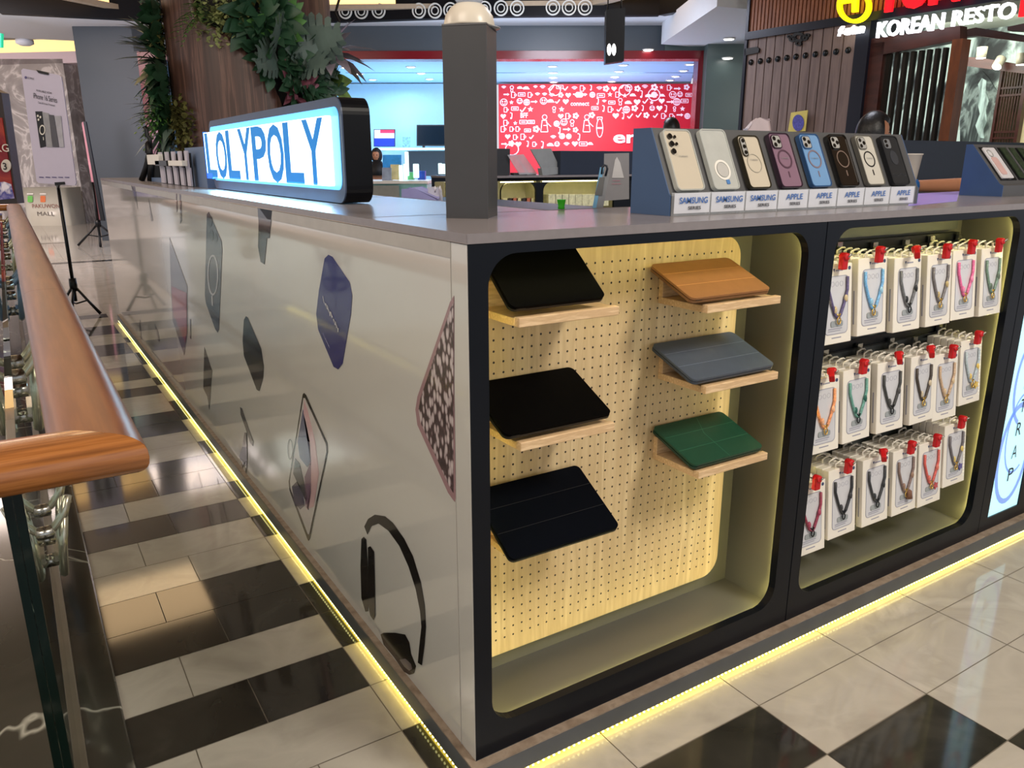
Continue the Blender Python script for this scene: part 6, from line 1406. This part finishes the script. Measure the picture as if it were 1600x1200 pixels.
def person(name_lb, base, face, headz, shirt, trousers, arms, hair='short', hijab=None, stoop=0.0, skin=M_skin):
    """standing figure; base on the floor, face = heading angle, headz = height of head centre above floor"""
    s = headz/1.60; t = thing('person', name_lb, 'person', tuple(base))
    Rz = Matrix.Rotation(face-PI/2, 4, 'Z'); T = Matrix.Translation(base) @ Rz
    def L(x, y, z): return T @ V3((x*s, y*s, z*s))
    st_ = stoop
    V = [(0, 0, .93), (0, .0+st_*.4, 1.12), (0, st_*.8, 1.32), (0, st_, 1.44), (0, st_+.01, 1.50)]
    E_ = [(0, 1), (1, 2), (2, 3), (3, 4)]; Rr = [(.150, .11), (.135, .10), (.165, .11), (.07, .07), (.055, .055)]
    for sx in (-1, 1):
        b = len(V); V += [(sx*.09, 0, .86), (sx*.10, .01, .50), (sx*.10, 0, .10), (sx*.10, .06, .045), (sx*.10, .16, .035)]
        E_ += [(0, b), (b, b+1), (b+1, b+2), (b+2, b+3), (b+3, b+4)]; Rr += [.095, .065, .048, .045, .035]
    arms_j = arms or {-1: [(-.19, st_*.9, 1.37), (-.22, st_*.9-.02, 1.10), (-.21, st_*.9+.06, .86)], 1: [(.19, st_*.9, 1.37), (.22, st_*.9-.02, 1.10), (.21, st_*.9+.06, .86)]}
    ends = []
    for sx in (-1, 1):
        J = arms_j[sx]; b = len(V); V += J; E_ += [(2, b), (b, b+1), (b+1, b+2)]; Rr += [.058, .042, .028]; ends.append((J[1], J[2]))
    vs, fs = skin_mesh([L(*v) for v in V], E_, [(r[0]*s, r[1]*s) if isinstance(r, tuple) else r*s for r in Rr])
    mb = MB(); mb.smooth = True; mb.add(vs, fs)
    hc = L(0, st_+.02, 1.60); M3 = T.to_3x3()
    mb.ell(hc, (0.076*s, 0.093*s, 0.115*s), 28, 22, M3, head_fn)
    for sx in (-1, 1):
        mb.ell(L(sx*.078, st_+.01, 1.59), (0.009*s, 0.018*s, 0.030*s), 10, 8, M3)
    # hands
    for (e, wv) in ends:
        w0 = V3(wv); dr_ = (w0-V3(e)).normalized(); sd = dr_.orthogonal().normalized(); nn = dr_.cross(sd)
        mb.ell(L(*(w0+dr_*0.045)), (0.04*s, 0.017*s, 0.05*s), 12, 8, M3 @ frame((0, 0, 0), sd, dr_.cross(sd)).to_3x3() if True else None)
        for k in range(4):
            ln = [0.06, 0.075, 0.07, 0.055][k]; o_ = (k-1.5)*0.019
            a = w0+dr_*0.075+sd*o_; p1 = a+dr_*ln*0.5+nn*0.006; p2 = a+dr_*ln*0.85+nn*0.022
            mb.tube([L(*a), L(*p1), L(*p2)], [0.009*s, 0.0085*s, 0.007*s], 8)
        a = w0+dr_*0.03-sd*0.033; mb.tube([L(*a), L(*(a+dr_*0.03-sd*0.022+nn*0.006)), L(*(a+dr_*0.055-sd*0.028+nn*0.016))], [0.011*s, 0.010*s, 0.008*s], 8)
    mb.build('body', skin, t)
    # clothes: sleeves to the elbow
    Vc = [V[0], V[1], V[2], (V[3][0], V[3][1], V[3][2]-0.02)]; Ec = [(0, 1), (1, 2), (2, 3)]; Rc = [(.165, .125), (.150, .115), (.178, .122), (.075, .075)]
    for sx in (-1, 1):
        J = arms_j[sx]; b = len(Vc); mid = tuple(V3(J[0]).lerp(V3(J[1]), 0.75)); Vc += [J[0], mid]; Ec += [(2, b), (b, b+1)]; Rc += [.070, .056]
    vs, fs = skin_mesh([L(*v) for v in Vc], Ec, [(r[0]*s, r[1]*s) if isinstance(r, tuple) else r*s for r in Rc])
    c = MB(); c.smooth = True; c.add(vs, fs).build('shirt', shirt, t)
    Vt = [(0, 0, .95)]; Et = []; Rt = [(.160, .12)]
    for sx in (-1, 1):
        b = len(Vt); Vt += [(sx*.09, 0, .86), (sx*.10, .01, .50), (sx*.10, 0, .09)]; Et += [(0, b), (b, b+1), (b+1, b+2)]; Rt += [.108, .080, .070]
    vs, fs = skin_mesh([L(*v) for v in Vt], Et, [(r[0]*s, r[1]*s) if isinstance(r, tuple) else r*s for r in Rt])
    c = MB(); c.smooth = True; c.add(vs, fs).build('trousers', trousers, t)
    # eyes and hair
    ey = MB()
    for sx in (-1, 1): ey.ell(L(sx*.030, st_+.02+.080, 1.607), 0.010*s, 10, 8)
    ey.build('eyes', mat('dark_eye', (30, 22, 18), 0.15), t)
    if hijab:
        def hf(d, p): 
            if d.y > 0.55 and -0.75 < d.z < 0.55: return p*0.72
            return p
        h = MB(); h.ell(hc, (0.100*s, 0.118*s, 0.140*s), 28, 22, M3, hf)
        h.lathe([(0.09*s, -0.10*s), (0.15*s, -0.22*s), (0.20*s, -0.34*s), (0.12*s, -0.34*s), (0.06*s, -0.15*s)], hc, 24)
        h.build('headscarf', hijab, t)
    else:
        def hf(d, p):
            if d.y > 0.28 and d.z < 0.42+0.3*abs(d.x): return p*0.80
            if d.z < -0.45 and hair == 'short': return p*0.78
            return p
        h = MB(); h.ell(hc, (0.092*s, 0.110*s, 0.134*s), 30, 24, M3, hf); h.build('hair', M_hair, t)
    return t
def at_floor(u, v, d): p = hit(u, v, PF(d)); return V3((p.x, p.y, FL)), p.z-FL
b_, hz1 = at_floor(1360, 208, 4.15)
person('person with black hair bending, seen behind the right end of the phone case stand', b_, -YAW+PI*0.02, hz1, mat('dark_navy_shirt', (28, 34, 54), 0.7), mat('dark_trousers', (24, 24, 28), 0.7), None)
b_, hz1 = at_floor(1050, 203, 8.1)
person('black-haired person standing in front of the red graphic wall', b_, PI/2-YAW+0.5, hz1, mat('white_shirt', (200, 200, 206), 0.7), MATS['dark_trousers'], None)
b_, hz1 = at_floor(589, 243, 11.5)
person('person in a black headscarf and pale top, half hidden by the lit sign', b_, YAW+PI*1.1, hz1, mat('pale_blue_top', (170, 190, 205), 0.7), MATS['dark_trousers'], None, hijab=mat('black_scarf', (10, 10, 13), 0.6))
# person just outside the right edge whose forearm lies across behind the right riser
e0 = hit(1500, 290, PF(3.36)); e1 = hit(1424, 291, PF(3.26))
c_ = hit(1715, 290, PF(3.9)); bs = V3((c_.x, c_.y, FL)); fa = math.atan2(-R2.y, -R2.x)
s_ = 1.40/1.60
Ti = (Matrix.Translation(bs) @ Matrix.Rotation(fa-PI/2, 4, 'Z')).inverted()
def loc(p): q = Ti @ p; return tuple(q/s_)
elb = e0+(e0-e1).normalized()*0.10
pr_ = person('person mostly outside the right edge, forearm reaching across behind the paper cup', bs, fa, 1.40, mat('dark_grey_shirt', (40, 42, 50), 0.7), MATS['dark_trousers'],
    {-1: [(-.19, 0, 1.37), loc(elb), loc(e1)], 1: [(.19, 0, 1.37), (.22, -.02, 1.10), (.21, .06, .86)]})
wb = MB(); dv = (e1-elb).normalized(); wb.tube([e1-dv*0.012, e1+dv*0.03], [0.031, 0.034], 14); wb.build('blue_cuff', mat('blue_cuff', (24, 96, 168), 0.6), pr_)
# ================================================================== lift everything so that the floor lies at zero
for o_ in list(SC.objects):
    if o_.parent is None: o_.location.z += LIFT
